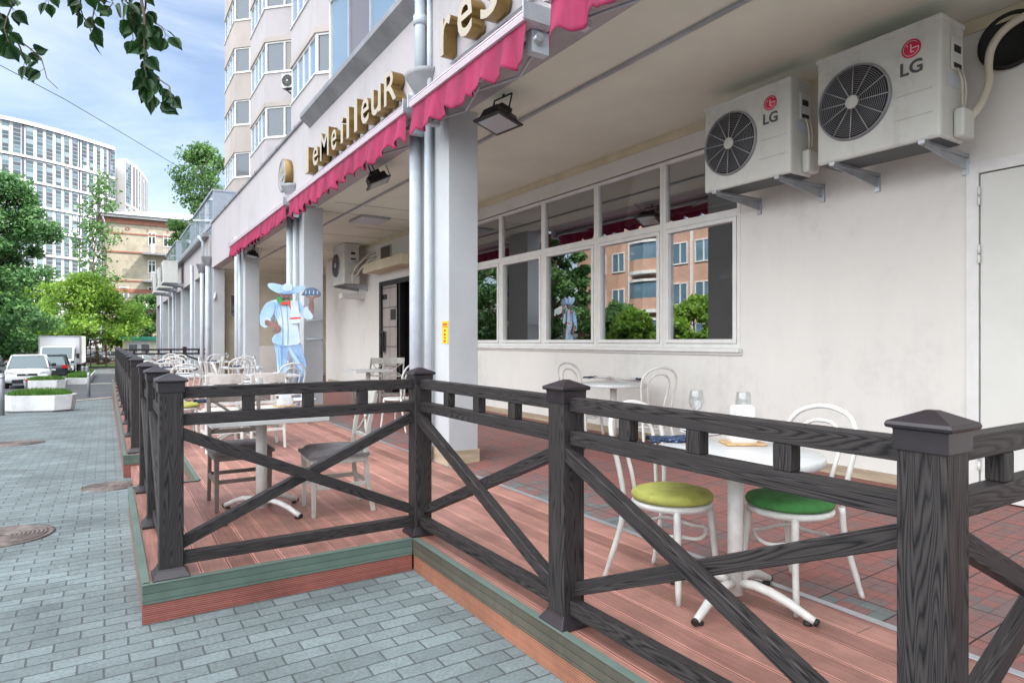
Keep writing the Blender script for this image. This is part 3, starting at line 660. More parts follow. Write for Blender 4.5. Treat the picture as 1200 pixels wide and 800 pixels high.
# core box between bays so that no gap shows
obj('bay_core',MB().box(6.5,7.4,14.2,17,5.3,34).box(6.5,7.4,22.4,25,5.3,34).box(6.5,7.4,30.6,33.2,5.3,34).box(6.5,7.4,38.8,41.4,5.3,34),'room',Tn)
# ================= FENCES =================
PH=.12
def post(root,x,y,zb=.2):
    b=MB().box(-.525,.525,-PH/2,PH/2,-PH/2,PH/2)
    o=obj('post',b,'post',root,.005); zc=zb+.03+.525-.03
    o.matrix_basis=Matrix(((0,0,1,x),(0,1,0,y),(-1,0,0,zb+.525),(0,0,0,1))) if False else Matrix(((0,0,-1,x),(0,1,0,y),(1,0,0,zb+.525),(0,0,0,1)))
    z=zb+1.03
    c=MB()
    def ring(h,w): return [(x+sx*w,y+sy*w,h) for sx,sy in ((-1,-1),(1,-1),(1,1),(-1,1))]
    levels=[(z-.01,.0655),(z+.045,.0665),(z+.048,.079),(z+.056,.081),(z+.064,.078),(z+.072,.060),(z+.094,.012)]
    vs=[]; fs=[]
    for h,w in levels: vs+=ring(h,w)
    for i in range(len(levels)-1):
        for k in range(4): fs.append((i*4+k,i*4+(k+1)%4,(i+1)*4+(k+1)%4,(i+1)*4+k))
    fs.append((0,1,2,3)); fs.append(tuple(range(len(vs)-4,len(vs))))
    c.add(vs,fs); obj('post_cap',c,'cap',o,.002)
    c=MB(); vs=[]; fs=[]; levels=[(zb+.0005,.092),(zb+.016,.092),(zb+.024,.086),(zb+.050,.068),(zb+.062,.0625)]
    for h,w in levels: vs+=ring(h,w)
    for i in range(len(levels)-1):
        for k in range(4): fs.append((i*4+k,i*4+(k+1)%4,(i+1)*4+(k+1)%4,(i+1)*4+k))
    fs.append((0,1,2,3)); c.add(vs,fs); obj('post_base',c,'cap',o,.002)
    return o
def bay_(root,p,q,zb=.2,detail=True,nsp=3,up2=True):
    p=Vector((p[0],p[1],0)); q=Vector((q[0],q[1],0)); d=(q-p).normalized(); a=p+d*PH/2; c=q-d*PH/2; L_=(c-a).length
    Z=lambda v,z:(v.x,v.y,zb+z)
    bar('top_rail',Z(a,1.015),Z(c,1.015),.055,.065,'post',root)
    bar('middle_rail',Z(a,.865),Z(c,.865),.055,.065,'post',root)
    bar('bottom_rail',Z(a,.095),Z(c,.095),.055,.065,'post',root)
    for k in range(nsp):
        m_=a+d*L_*(k+1)/(nsp+1); bar('baluster',Z(m_,.898),Z(m_,.982),.05,.065,'post',root,.003,up=(d.x,d.y,0))
    n=Vector((-d.y,d.x,0))*.0265
    e=d*-.03
    bar('brace',Z(a+e-n,.80),Z(c-e-n,.16),.05,.062,'post',root); bar('brace',Z(a+e+n,.16),Z(c-e+n,.80),.05,.062,'post',root)
FN=thing('timber_fence','dark grained fence round the nearest deck, with its tall front posts and cross braces','fence',(0,0,0),0,'charcoal fences round the decks')
pts=[(.30,6.42),(.30,5.20),(.30,4.02),(1.80,4.02),(1.80,2.38),(1.80,.82)]
for p in pts: post(FN,*p)
post(FN,3.25,.82);
bay_(FN,(.30,5.20),(.30,6.42)); bay_(FN,(.30,4.02),(.30,5.20)); bay_(FN,(.30,4.02),(1.80,4.02)); bay_(FN,(1.80,2.38),(1.80,4.02)); bay_(FN,(1.80,.82),(1.80,2.38)); bay_(FN,(1.80,.82),(3.25,.82))
F2=thing('timber_fence','dark fence row along the farther deck beside the pavement, receding in line','fence',(0,0,0),0,'charcoal fences round the decks')
ps=[(.30,8.72+1.55*k) for k in range(11)]+[(.30,25.6)]
for p in ps: post(F2,*p)
for p,q in zip(ps,ps[1:]): bay_(F2,p,q)
F3=thing('timber_fence','dark fence closing the far end of the deck, in front of the arcade pillars','fence',(0,0,0),0,'charcoal fences round the decks')
for p in ((2.35,25.6),(4.05,25.6)): post(F3,*p)
bay_(F3,(.36,25.6),(2.35,25.6),nsp=4); bay_(F3,(2.35,25.6),(4.05,25.6))

# ================= AIR CONDITIONERS =================
GRP='outdoor air conditioning units on the wall'
def aircon(label,loc,w,h,d,rz=0,logo=True,seg=44,rings=15,bracket=True,hang=.17,side=True):
    # local frame: front faces -X, width along Y, origin bottom centre at the back
    t=thing('air_conditioner',label,'air conditioner',loc,rz,GRP)
    bx=MB().box(-d,0,-w/2,w/2,0,h); case=obj('casing',bx,'acw',t,.022)
    lid=obj('lid',MB().box(-d-.006,.004,-w/2-.006,w/2+.006,h-.03,h+.008),'acw',case,.01)
    fx=-d-.002; fy=w*.17; fz=h*.50; r=min(h*.41,w*.30)
    obj('fan_opening',MB().lathe([(0,0),(r*.985,0)],c=(fx,fy,fz),seg=seg,axis='X',cap=False),'acdark',t)
    g=MB(); g2=MB()
    g.lathe([(r*.985,-.004),(r*.99,-.022),(r*1.03,-.022),(r*1.05,-.0)],c=(fx,fy,fz),seg=seg,axis='X',cap=False)
    for k in range(1,rings):
        rr=r*(.17+.81*k/rings); g.tube([(fx-.02,fy+rr*math.cos(a),fz+rr*math.sin(a)) for a in [2*PI*i/seg for i in range(seg)]],.0021,4,closed=True)
    for k in range(12):
        a=2*PI*(k+.1)/12; g2.tube([(fx-.024,fy+r*.15*math.cos(a),fz+r*.15*math.sin(a)),(fx-.024,fy+r*math.cos(a),fz+r*math.sin(a))],.0038,5)
    obj('fan_grille',g,'ledge',t); obj('grille_spokes',g2,'alu',t); g2o=t.children[-1]; g2o['kind']='stuff'
    hub=obj('fan_hub',MB().lathe([(0,-.034),(r*.15,-.032),(r*.19,-.026),(r*.19,-.018)],c=(fx,fy,fz),seg=24,axis='X',cap=False),'acw',t)
    b=MB()
    for k in range(3): pass
    for k in range(5):
        a0=2*PI*k/5; b.quad(*[(fx-.006,fy+q*math.cos(a0+o_),fz+q*math.sin(a0+o_)) for q,o_ in ((r*.2,-.3),(r*.93,-.35),(r*.93,.35),(r*.2,.3))])
    obj('fan_blade',b,'black',t,recalc=False)
    for zz in (.42,.22): obj('groove',MB().box(fx-.006,fx,-w*.44,-w*.17,h*zz,h*zz+.012),'acw',t,.002)
    if logo:
        ly,lz=-w*.29,h*.80; lr=.062*h/.8
        dsk=obj('emblem',MB().lathe([(0,-.004),(lr,-.004),(lr,0)],c=(fx,ly,lz),seg=36,axis='X',cap=False),'lgred',t)
        m_=MB(); arc=[(lr*.80*math.cos(a),lr*.80*math.sin(a)) for a in [R(40+ (320)*i/30) for i in range(31)]]
        m_.tube([(fx-.0045,ly-u,lz+v) for u,v in arc],.0022,4)
        m_.box(fx-.006,fx-.004,ly-lr*.80,ly-lr*.12,lz-.003,lz+.003)
        m_.box(fx-.006,fx-.004,ly-.003,ly+.003,lz-lr*.42,lz+lr*.45); m_.box(fx-.006,fx-.004,ly-lr*.30,ly,lz-lr*.46,lz-lr*.37)
        m_.lathe([(0,-.006),(.006,-.006)],c=(fx,ly+lr*.38,lz+lr*.35),seg=12,axis='X',cap=False)
        obj('emblem_mark',m_,'white',dsk)
        text('lettering','LG',.125*h/.8,.001,'lggrey',t,(fx-.002,ly,lz-lr*2.75),FACE_NX,bold=.003)
    if side:
        s=MB().box(-d*.62,-d*.18,-w/2-.016,-w/2+.002,h*.58,h*.86); obj('valve_cover',s,'acw',t,.012)
        obj('handle_recess',MB().box(-d*.55,-d*.27,-w/2-.0185,-w/2-.016,h*.73,h*.79),'acdark',t); obj('valve_recess',MB().box(-d*.56,-d*.24,-w/2-.0185,-w/2-.016,h*.60,h*.64),'acdark',t)
        obj('label_plate',MB().box(-d*.75,-d*.05,-w/2-.004,-w/2-.0005,h*.44,h*.56),'panel',t)
        obj('valve_box',MB().box(-d*.52,-.01,-w/2-.075,-w/2-.001,h*.02,h*.26),'acw',t,.02)
        b=MB()
        for q in (0,.05): b.tube([(-d*.42+q,-w/2-.02,h*.60),(-d*.42+q,-w/2-.045,h*.50),(-d*.34+q,-w/2-.04,h*.38),(-d*.30+q*.4,-w/2-.03,h*.26)],.0075,6)
        obj('cable',b,'cable',t)
    if bracket:
        for s_ in (-1,1):
            y=s_*w*.36-.02
            br=MB().box(-d-.04,hang,y-.022,y+.022,-.032,-.004).box(hang-.02,hang,y-.022,y+.022,-.16,-.033)
            br.add([(-d,y-.004,-.032),(hang-.02,y-.004,-.032),(hang-.02,y-.004,-.12),(-d,y+.004,-.032),(hang-.02,y+.004,-.032),(hang-.02,y+.004,-.12),(-d,y-.004,-.045),(-d,y+.004,-.045)],
              [(0,1,2,6),(3,7,5,4),(6,2,5,7)])
            obj('bracket',br,'alu',t,.002)
            bb=MB()
            for xx in (-d+.02,-.05): bb.tube([(xx,y,-.05),(xx,y,.025)],.006,6)
            obj('bolt',bb,'alu',t)
        obj('base_tray',MB().box(-d+.02,-.02,-w/2+.02,w/2-.02,-.006,-.001),'black',t)
    return t
hg=WX-5.30
aircon('smaller wall air conditioner with red emblem, left of the larger unit',(5.26,3.84,2.945),.94,.82,.31,hang=WX-5.26)
aircon('largest wall air conditioner with red emblem, right of its twin and nearest the service door',(5.30,2.665,2.94),.93,.86,.35,hang=hg)
t=thing('insulated_pipe','cream insulated pipe looping from the largest air conditioner to the round vent','pipe',(0,0,0))
def crs(p,k=5):
    out=[]
    for i in range(len(p)-1):
        a,b_,c_,d_=[Vector(p[max(0,min(len(p)-1,i+j))]) for j in (-1,0,1,2)]
        for q in range(k):
            tt=q/k; out.append(.5*((2*b_)+(c_-a)*tt+(2*a-5*b_+4*c_-d_)*tt*tt+(-a+3*b_-3*c_+d_)*tt**3))
    return out+[Vector(p[-1])]
obj('hose',MB().tube(crs([(5.26,2.16,3.10),(5.34,2.12,3.20),(5.44,2.10,3.38),(5.46,2.11,3.52),(5.46,2.09,3.64),(5.47,2.02,3.74),(5.49,1.90,3.80),(5.54,1.76,3.83),(5.62,1.6,3.84)]),.027,10),'cable',t)
aircon('air conditioner high on the far wall beside the dark doorway, logo-less and facing the street',(5.34,16.1,2.93),.95,1.0,.38,logo=False,rings=9,hang=WX-5.34)
t=thing('pipe_bundle','pair of cream pipes curving from the far wall air conditioner','pipe',(0,0,0))
obj('hose',MB().tube([(5.15,15.6,3.15),(5.2,15.4,3.35),(5.4,15.2,3.6),(5.6,15.15,3.68)],.025,8).tube([(5.25,15.6,3.1),(5.3,15.35,3.3),(5.45,15.15,3.5),(5.6,15.1,3.58)],.025,8),'cable',t)
t=thing('cable_duct','short square white duct under the far wall air conditioner','duct',(0,0,0)); obj('duct',MB().box(5.0,WX,15.9,16.2,2.58,2.72),'white',t,.01)
aircon('small air conditioner on the pale tower wall under a bay window',(6.85,28.45,12.35),.85,.60,.3,rz=R(45),logo=False,rings=6,seg=24,hang=.2)
for k,(y,z_,lab) in enumerate(((33.5,4.15,'nearest of the three air conditioners on the annex wall'),(36.8,4.15,'middle air conditioner of the three on the annex wall'),(40.5,4.15,'farthest air conditioner on the annex wall, by the old brick house'))):
    aircon(lab,(2.75,y,z_),1.3,1.0,.6,logo=False,rings=6,seg=24,hang=.25,side=False)

# ================= AWNINGS =================
AG='magenta roller awnings along the fascia'
def awning(y0,y1,label,seed):
    random.seed(seed); t=thing('roller_awning',label,'awning',(0,0,0),0,AG)
    xc=2.72
    b=MB(); prof=[(2.965,3.955),(2.965,4.06),(2.80,4.075),(2.70,4.045),(2.665,3.985),(2.68,3.945),(2.80,3.935)]
    b.prism(prof,y1-y0,lambda u,v,w:(u,y0+w,v)); 
    b.box(2.664,2.70,y0+.0,y1,4.001,4.006)
    obj('cassette',b,'cassette',t,.006)
    for y in (y0,y1): obj('end_cap',MB().box(2.655,2.96,y-.012 if y==y0 else y,y if y==y0 else y+.012,3.94,4.08),'alu',t,.004)
    # valance: hanging wavy cloth with scalloped lower edge
    L_=y1-y0-.04; n=int(L_/.022); m_=9; vs=[]; ph=random.uniform(0,6)
    for i in range(n+1):
        y=y0+.02+L_*i/n; s=(y*1.0)%.42/.42
        drop=.25+.085*math.sin(PI*((y/.36+.12*math.sin(y*2.3+seed))%1))**.8 + .05*noise.noise(Vector((y*2,seed,0)))
        for j in range(m_+1):
            f=j/m_; z=3.95-drop*f
            x=2.705-.02*f+ f*(.032*math.sin(y*15+ph+1.5*math.sin(y*3))+.016*math.sin(y*37+ph)) + .03*f*noise.noise(Vector((y*1.7,seed,3)))
            vs.append((x,y+.006*f*math.sin(y*20),z))
    fs=[(i*(m_+1)+j,(i+1)*(m_+1)+j,(i+1)*(m_+1)+j+1,i*(m_+1)+j+1) for i in range(n) for j in range(m_)]
    mb=MB(); mb.add(vs,fs,0,True); v=obj('valance',mb,'awn',t,recalc=False)
    sd=v.modifiers.new('thick','SOLIDIFY'); sd.thickness=.002
    # roller and folding arms under the cloth
    obj('roller',MB().tube([(2.84,y0+.03,3.86),(2.84,y1-.03,3.86)],.035,12),'alu',t)
    obj('arm',MB().tube([(2.86,y0+.12,3.80),(3.02,y0+.6,3.79),(2.84,y0+1.2,3.80)],.014,6).box(2.80,2.96,y0+.08,y0+.16,3.76,3.93),'pipe',t)
    obj('arm',MB().tube([(2.86,y1-.12,3.80),(3.02,y1-.6,3.79),(2.84,y1-1.2,3.80)],.014,6).box(2.80,2.96,y1-.16,y1-.08,3.76,3.93),'pipe',t)
def yq(x): return yat(x,2.68)
awning(yq(476)+.10-2.6+.06 if False else yq(622)+.08,yq(480),'magenta awning right of the big downpipe, under the start of the second word',1)
awning(yq(474),yq(337),'magenta awning under the longer brass word, between the round emblem and the downpipe',2)
awning(yq(333),yq(268),'farthest magenta awning, past the round emblem',3)
awning(-1.5,yq(641),'nearest magenta awning, cut by the top edge of the picture',4)

# ================= BRASS LETTERS AND EMBLEM =================
SG=thing('letter_sign','brass-sided letters spelling the restaurant name on the white fascia','sign',(0,0,0))
SG2=thing('letter_sign','second word of the brass lettering, beginning at the downpipe','sign',(0,0,0))
xf=2.81
def letter(ch,xa,xb,z0,hgt,root,bold=.012):
    # xa..xb: the span along the fascia, read off as Y positions
    ya,yb=yat(xa,xf),yat(xb,xf); wd=abs(ya-yb)
    cu=text('letter',ch,1.0,.0,['letter','gold'],None,(0,0,0),(0,0,0)); me=cu.data
    vx=[v.co.x for v in me.vertices]; vy=[v.co.y for v in me.vertices]; W_=max(vx)-min(vx); Hh=max(vy)-min(vy)
    bpy.data.objects.remove(cu)
    size=1.0
    o=text('letter',ch,1.0,.07,['letter','gold'],root,(0,0,0),(0,0,0),bold=.008)
    me=o.data; vx=[v.co.x for v in me.vertices]; vy=[v.co.y for v in me.vertices]
    sx=wd/(max(vx)-min(vx)); sy=hgt/(max(vy)-min(vy)); cx=(max(vx)+min(vx))/2; my=min(vy)
    for v in me.vertices: v.co.x=(v.co.x-cx)*sx; v.co.y=(v.co.y-my)*sy
    o.location=(xf+.07,(ya+yb)/2,z0); o.rotation_euler=FACE_NX
zb=4.30
for ch,xa,xb,hh in (('l',357.5,361.5,.40),('e',366.5,372.5,.30),('M',375,385,.42),('e',388,394,.30),('i',399,402,.36),('l',406,409,.42),('l',415,418.5,.42),('e',423,432,.33),('u',435,446,.33),('R',450,464,.38)):
    letter(ch,xa,xb,zb,hh,SG)
obj('rail',MB().box(2.93,2.955,yat(466,xf),yat(357,xf),zb-.03,zb-.015).box(2.90,2.969,8.5,8.52,zb-.05,zb-.03),'alu',SG)
for ch,xa,xb,hh in (('r',516,528,.36),('e',536,553,.36),('s',563,583,.36),('t',597,611,.44),('a',623,643,.36),('u',656,680,.36)):
    letter(ch,xa,xb,zb+.03,hh,SG2)
obj('rail',MB().box(2.93,2.955,yat(690,xf),yat(514,xf),zb-.0,zb+.015),'alu',SG2)
t=thing('round_emblem','round blue grey plaque with gilt rim on the fascia, left of the brass letters','sign',(2.97,yat(335,2.9),4.66))
obj('drum',MB().lathe([(.31,0),(.32,-.13),(.30,-.145)],seg=40,axis='X',cap=False),'gold',t)
fc=obj('face',MB().lathe([(0,-.14),(.30,-.14)],seg=40,axis='X',cap=False),'alu',t)
b=MB(); b.tube([(-.143,.26*math.cos(a),.26*math.sin(a)) for a in [2*PI*i/40 for i in range(40)]],.008,5,closed=True)
for k in range(7): b.box(-.152,-.142,-.16+k*.05,-.135+k*.05,.04+.03*math.sin(k*2),.13+.03*math.sin(k*2))
b.tube([(-.146,-.17,-.03),(-.146,0,-.10),(-.146,.17,-.03)],.012,5); obj('relief',b,'letter',fc)

# ================= FLOODLIGHTS =================
def flood(loc,rz,label,s=1.0,tilt=0.25):
    t=thing('floodlight',label,'floodlight',loc,rz,'black floodlights under the canopy'); w=.17*s
    b=MB().prism([(-w,-.0),(w,0),(w*.62,.10*s),(-w*.62,.10*s)],w*1.5,lambda u,v,q:(q-w*.75,u,v)); b.box(-w*.4,w*.4,-w*.6,w*.6,.1*s,.15*s); obj('housing',b,'black',t,.006)
    b=MB().box(-w*.95,w*.95,-w*1.2,w*1.2,-.018,.0); obj('rim',b,'black',t,.005)
    obj('lens',MB().box(-w*.72,w*.72,-w*.97,w*.97,-.024,-.0185),'lens',t)
    b=MB().tube([(0,-w*.8,.05),(0,-w*.8,.27*s)],.009,6).tube([(0,w*.8,.05),(0,w*.8,.27*s)],.009,6).tube([(0,-w*.8,.27*s),(0,w*.8,.27*s)],.009,6).tube([(0,0,.27*s),(0,0,.33*s)],.014,8); obj('bracket',b,'black',t)
    obj('cable',MB().tube([(w*.6,0,.1*s),(w*1.1,.0,.02),(w*1.3,.1,.12),(w*1.5,.3,CZ-loc[2])],.006,5),'black',t)
    t.rotation_euler=(0,tilt,rz)
flood((3.26,5.42,3.66),R(8),'nearest black floodlight hanging beside the big pillar under the awning')
flood((3.12,8.35,3.66),R(-15),'second black floodlight, seen edge-on behind the awning scallops',1.0,-.45)
flood((3.1,12.35,3.66),R(20),'black floodlight at the second pillar below the round emblem',1.0,.9)
flood((3.05,16.9,3.62),0,'farthest small black floodlight below the last awning',.9,.2)

# ================= OLD PAINTED SIGN FIGURE =================
FG=thing('cutout_figure','flat painted cut-out cook in white jacket and sombrero, holding up a tray','signboard',(0,0,0))
Dg=11.0; s_=Dg/752/6.153; org=at(290,400,Dg)
M['pskin']=mat('painted skin',(.20,.10,.085),.6,.25,9); M['pblue']=mat('painted pale blue',(.22,.38,.58),.6,.25,5,c2=(.36,.50,.68)); M['pwhite']=mat('painted white cloth',(.30,.44,.60),.6,.1,3,c2=(.50,.57,.62))
M['ptrou']=mat('painted trousers',(.13,.22,.40),.6,.1,6,c2=(.27,.40,.58)); M['pgreen']=mat('painted green',(.02,.24,.06),.6,.2,9); M['pred']=mat('painted red',(.60,.03,.03),.6,.1,9); M['pnavy']=mat('painted navy',(.05,.09,.16),.4,.3,9); M['pline']=mat('painted fold line',(.16,.30,.52),.6)
def fig(name,pts,m,off,th=.012):
    def W3(u,v,w):
        if v>700: v=700+(v-700)*1.58
        p=org+RGT*(u*s_)-FWD*(off+w)
        return (p.x,p.y,1.5+(492.2-v)*s_)
    # smooth the outline a little
    P=[]
    for i in range(len(pts)):
        a,b_,c_,d_=[Vector(pts[(i+k)%len(pts)]) for k in (-1,0,1,2)]
        for tt in (0,.5): 
            P.append(tuple(.5*((2*b_)+(c_-a)*tt+(2*a-5*b_+4*c_-d_)*tt*tt+(-a+3*b_-3*c_+d_)*tt**3)))
    return obj(name,MB().prism(P,th,W3),m,FG)
hat=[(152,85),(165,74),(205,75),(262,88),(275,78),(300,73),(325,82),(335,97),(370,95),(405,88),(425,98),(418,118),(385,138),(340,150),(290,152),(235,148),(190,128),(160,105)]
fig('sombrero',hat,'pblue',.03)
fig('hat_crown',[(262,120),(266,92),(280,78),(302,73),(325,83),(332,104),(328,124),(295,132)],'pwhite',.043,.01)
fig('hat_brim_shadow',[(235,140),(290,136),(345,140),(318,151),(262,152)],'pline',.0425,.006)
fig('face',[(243,150),(320,150),(324,172),(318,196),(285,212),(250,196),(240,172)],'pskin',.015)
fig('moustache',[(255,183),(285,176),(315,183),(312,192),(285,187),(258,193)],'black',.0275,.006)
fig('scarf',[(218,180),(240,170),(262,196),(285,206),(310,196),(328,182),(330,215),(322,262),(310,236),(285,226),(255,232),(228,212)],'pgreen',.045)
fig('scarf_patch',[(262,205),(285,208),(300,215),(290,228),(258,230),(250,216)],'pred',.058,.004); fig('scarf_patch',[(302,205),(326,200),(328,240),(322,262),(310,236)],'pred',.058,.004)
fig('jacket',[(150,210),(218,190),(250,205),(320,195),(372,205),(390,240),(372,300),(366,370),(384,500),(330,518),(270,522),(185,500),(192,452),(235,400),(200,300),(175,240)],'pwhite',.015)
fig('sleeve',[(150,210),(190,205),(205,240),(192,300),(165,340),(150,388),(120,385),(98,345),(95,310),(118,250)],'pblue',.030)
fig('cuff',[(104,330),(140,318),(178,335),(150,390),(118,388),(98,362)],'pwhite',.043,.006)
fig('forearm',[(140,338),(170,345),(215,362),(243,385),(245,408),(225,425),(196,430),(192,418),(212,405),(170,385),(138,372)],'pskin',.052)
fig('sleeve',[(358,205),(385,212),(410,240),(420,262),(452,258),(475,300),(470,325),(420,328),(388,290),(370,250)],'pblue',.030)
fig('cuff',[(416,252),(440,240),(448,262),(478,306),(470,330),(425,330),(410,300)],'pwhite',.043,.006)
fig('forearm',[(455,200),(480,200),(484,240),(478,300),(448,295),(444,262)],'pskin',.036)
fig('hand',[(430,166),(470,170),(520,160),(537,164),(520,176),(488,182),(480,205),(455,205),(452,186),(432,174)],'pskin',.05)
fig('tray_cover',[(398,163),(410,140),(430,118),(462,106),(500,112),(525,132),(537,160),(470,165)],'pnavy',.05)
for u in (425,450,480,508): fig('cover_highlight',[(u,150),(u+5,126),(u+9,128),(u+7,151)],'pblue',.063,.003)
fig('napkin',[(322,200),(372,205),(378,262),(392,352),(345,362),(318,352),(325,270)],'pwhite',.058,.006)
fig('napkin_stripe',[(318,322),(388,318),(389,328),(319,333)],'pred',.065,.003)
fig('trousers',[(198,500),(300,515),(384,502),(398,560),(425,640),(428,680),(408,722),(388,800),(370,880),(330,880),(350,780),(366,690),(340,640),(300,560),(292,640),(285,780),(280,880),(230,880),(222,760),(212,600)],'ptrou',.006)
fig('shoe',[(325,872),(378,872),(402,900),(400,915),(325,915)],'pred',.02); fig('shoe',[(225,872),(285,872),(288,915),(205,915),(207,898)],'pred',.02)
for q in ([(236,215),(241,215),(262,350),(262,515),(256,515),(255,350)],[(195,255),(199,253),(190,330),(184,335)],[(345,220),(349,220),(345,300),(340,300)],[(318,600),(323,598),(372,690),(365,760),(361,760),(366,692)],[(246,540),(250,540),(252,700),(247,700)],[(128,268),(132,266),(112,320),(108,318)],[(205,515),(290,528),(288,533),(204,520)]):
    fig('fold_line',q,'pline',.0285,.002)
for q_ in ([(225,205),(229,203),(214,300),(205,360),(201,360),(210,300)],[(285,225),(289,225),(300,400),(296,510),(291,510),(294,400)],[(360,225),(364,224),(372,300),(368,300)],[(120,270),(150,300),(148,304),(118,275)],[(395,230),(399,228),(428,262),(424,266)],[(400,300),(430,310),(428,314),(398,305)],[(225,560),(229,560),(240,760),(236,760)],[(330,560),(335,558),(400,660),(396,664)],[(380,700),(384,702),(352,840),(347,838)]):
    fig('fold_line',q_,'pline',.0305,.002)
for q_ in ([(262,168),(276,165),(278,170),(264,173)],[(296,165),(310,168),(308,173),(295,170)]): fig('eye',q_,'black',.0275,.003)
fig('jacket_shade',[(190,455),(222,440),(262,470),(262,520),(185,500)],'pblue',.0285,.002); fig('jacket_shade',[(196,215),(226,205),(240,260),(226,330),(206,300)],'pblue',.0285,.002)
fig('trouser_shade',[(300,540),(330,560),(398,680),(372,760),(366,690),(336,640)],'pblue',.0195,.002); fig('trouser_shade',[(212,530),(240,540),(245,700),(262,860),(236,860),(222,740)],'pblue',.0195,.002)
q=at(336,400,Dg+.1); obj('stand',MB().box(q.x-.02,q.x+.02,q.y-.02,q.y+.02,.2,1.8),'trimcream',FG)
# ================= FURNITURE =================
G_BENT='white bentwood chairs at the café tables'
def bentwood(label,x,y,rz,z=.2,cush=None,m='chairw'):
    # local: chair faces +X, back at -X ; rz turns it
    t=thing('bentwood_chair',label,'chair',(x,y,z),rz,G_BENT)
    obj('seat',MB().lathe([(0,.435),(.17,.435),(.205,.44),(.212,.455),(.205,.468),(.17,.470),(0,.465)],seg=36,cap=False),m,t)
    r=.0135
    # outer hoop runs down into the rear legs
    P=[]
    for s in (1,): pass
    outer=[(-.30,.205,0),(-.265,.19,.12),(-.205,.168,.32),(-.185,.165,.46),(-.205,.185,.62),(-.235,.205,.77),(-.262,.19,.86),(-.285,.14,.92),(-.295,.06,.95)]
    pts=outer+[(-.297,0,.956)]+[(a,-b,c) for a,b,c in outer[::-1]]
    def smooth(p,k=3):
        out=[]
        for i in range(len(p)-1):
            a,b_,c_,d_=[Vector(p[max(0,min(len(p)-1,i+j))]) for j in (-1,0,1,2)]
            for q in range(k):
                tt=q/k; out.append(.5*((2*b_)+(c_-a)*tt+(2*a-5*b_+4*c_-d_)*tt*tt+(-a+3*b_-3*c_+d_)*tt**3))
        out.append(Vector(p[-1])); return out
    # split: legs below the seat are parts of their own
    back=[q for q in pts if q[2]>.4]
    obj('back_hoop',MB().tube(smooth(back),r,8),m,t)
    inner=[(-.175,.085,.46),(-.195,.10,.60),(-.228,.125,.75),(-.252,.11,.83),(-.268,.06,.873)]
    ip=inner+[(-.272,0,.882)]+[(a,-b,c) for a,b,c in inner[::-1]]
    obj('inner_hoop',MB().tube(smooth(ip),.011,8),m,t)
    for s in (1,-1):
        lg=[(-.185,s*.165,.47),(-.205,s*.168,.32),(-.262,s*.19,.12),(-.30,s*.205,.0)]
        obj('leg',MB().tube(smooth(lg),[.016]*4+[.015]*3+[.0125]*3,8),m,t)
        lg=[(.14,s*.135,.45),(.155,s*.148,.25),(.175,s*.168,0)]
        obj('leg',MB().tube(smooth(lg),[.0185]*3+[.016]*3+[.0125],8),m,t)
    ring=[(-.01+.185*math.cos(a),.172*math.sin(a),.30+.02*math.sin(2*a)**2) for a in [2*PI*i/32+PI/4 for i in range(32)]]
    obj('stretcher_ring',MB().tube(ring,.0095,6,closed=True),m,t)
    if cush: 
        c=obj('cushion',MB().lathe([(0,.472),(.185,.472),(.208,.48),(.213,.495),(.203,.512),(.15,.527),(.07,.531),(0,.530)],seg=40,cap=False),cush,t)
    return t
def roundtable(label,x,y,z,r=.40,rz=0):
    t=thing('bistro_table',label,'table',(x,y,z),rz,'café tables on the terrace')
    obj('tabletop',MB().lathe([(0,.715),(r-.006,.715),(r,.72),(r,.745),(r-.006,.752),(0,.752)],seg=56,cap=False),'tabletop',t)
    obj('pedestal',MB().tube([(0,0,.045),(0,0,.714)],.038,20),'chairw',t)
    for k in range(4):
        a=PI/2*k+R(42); c,s=math.cos(a),math.sin(a)
        pts=[(c*q,s*q,h) for q,h in ((.03,.105),(.10,.112),(.18,.10),(.27,.072),(.35,.037),(.385,.024))]
        f=obj('foot',MB().tube(pts,[.022,.023,.023,.022,.019,.017],10),'chairw',t)
        obj('foot_cap',MB().lathe([(.02,0),(.021,.012),(.012,.018)],c=(c*.35,s*.35,.0),seg=12).tube([(c*.383,s*.383,.0245),(c*.398,s*.398,.019)],.0175,10),'blackplastic',f)
    return t
def squaretable(label,x,y,z,w=.8,h=.75,m='tabletop',feet=True,d=None):
    d=d or w
    t=thing('cafe_table',label,'table',(x,y,z),0,'café tables on the terrace')
    obj('tabletop',MB().box(-w/2,w/2,-d/2,d/2,h-.035,h),m,t,.005)
    obj('pedestal',MB().tube([(0,0,.045),(0,0,h-.036)],.04,18),'chairw',t)
    for k in range(4):
        a=PI/2*k+R(42-8); c,s=math.cos(a),math.sin(a)
        pts=[(c*q,s*q,hh) for q,hh in ((.03,.10),(.10,.108),(.18,.098),(.27,.07),(.345,.035),(.375,.024))]
        f=obj('foot',MB().tube(pts,[.02]*4+[.018,.017],8),'chairw',t)
        obj('foot_cap',MB().lathe([(.018,0),(.019,.012),(.012,.018)],c=(c*.345,s*.345,.0),seg=10).tube([(c*.373,s*.373,.0245),(c*.387,s*.387,.02)],.0172,8),'blackplastic',f)
    return t
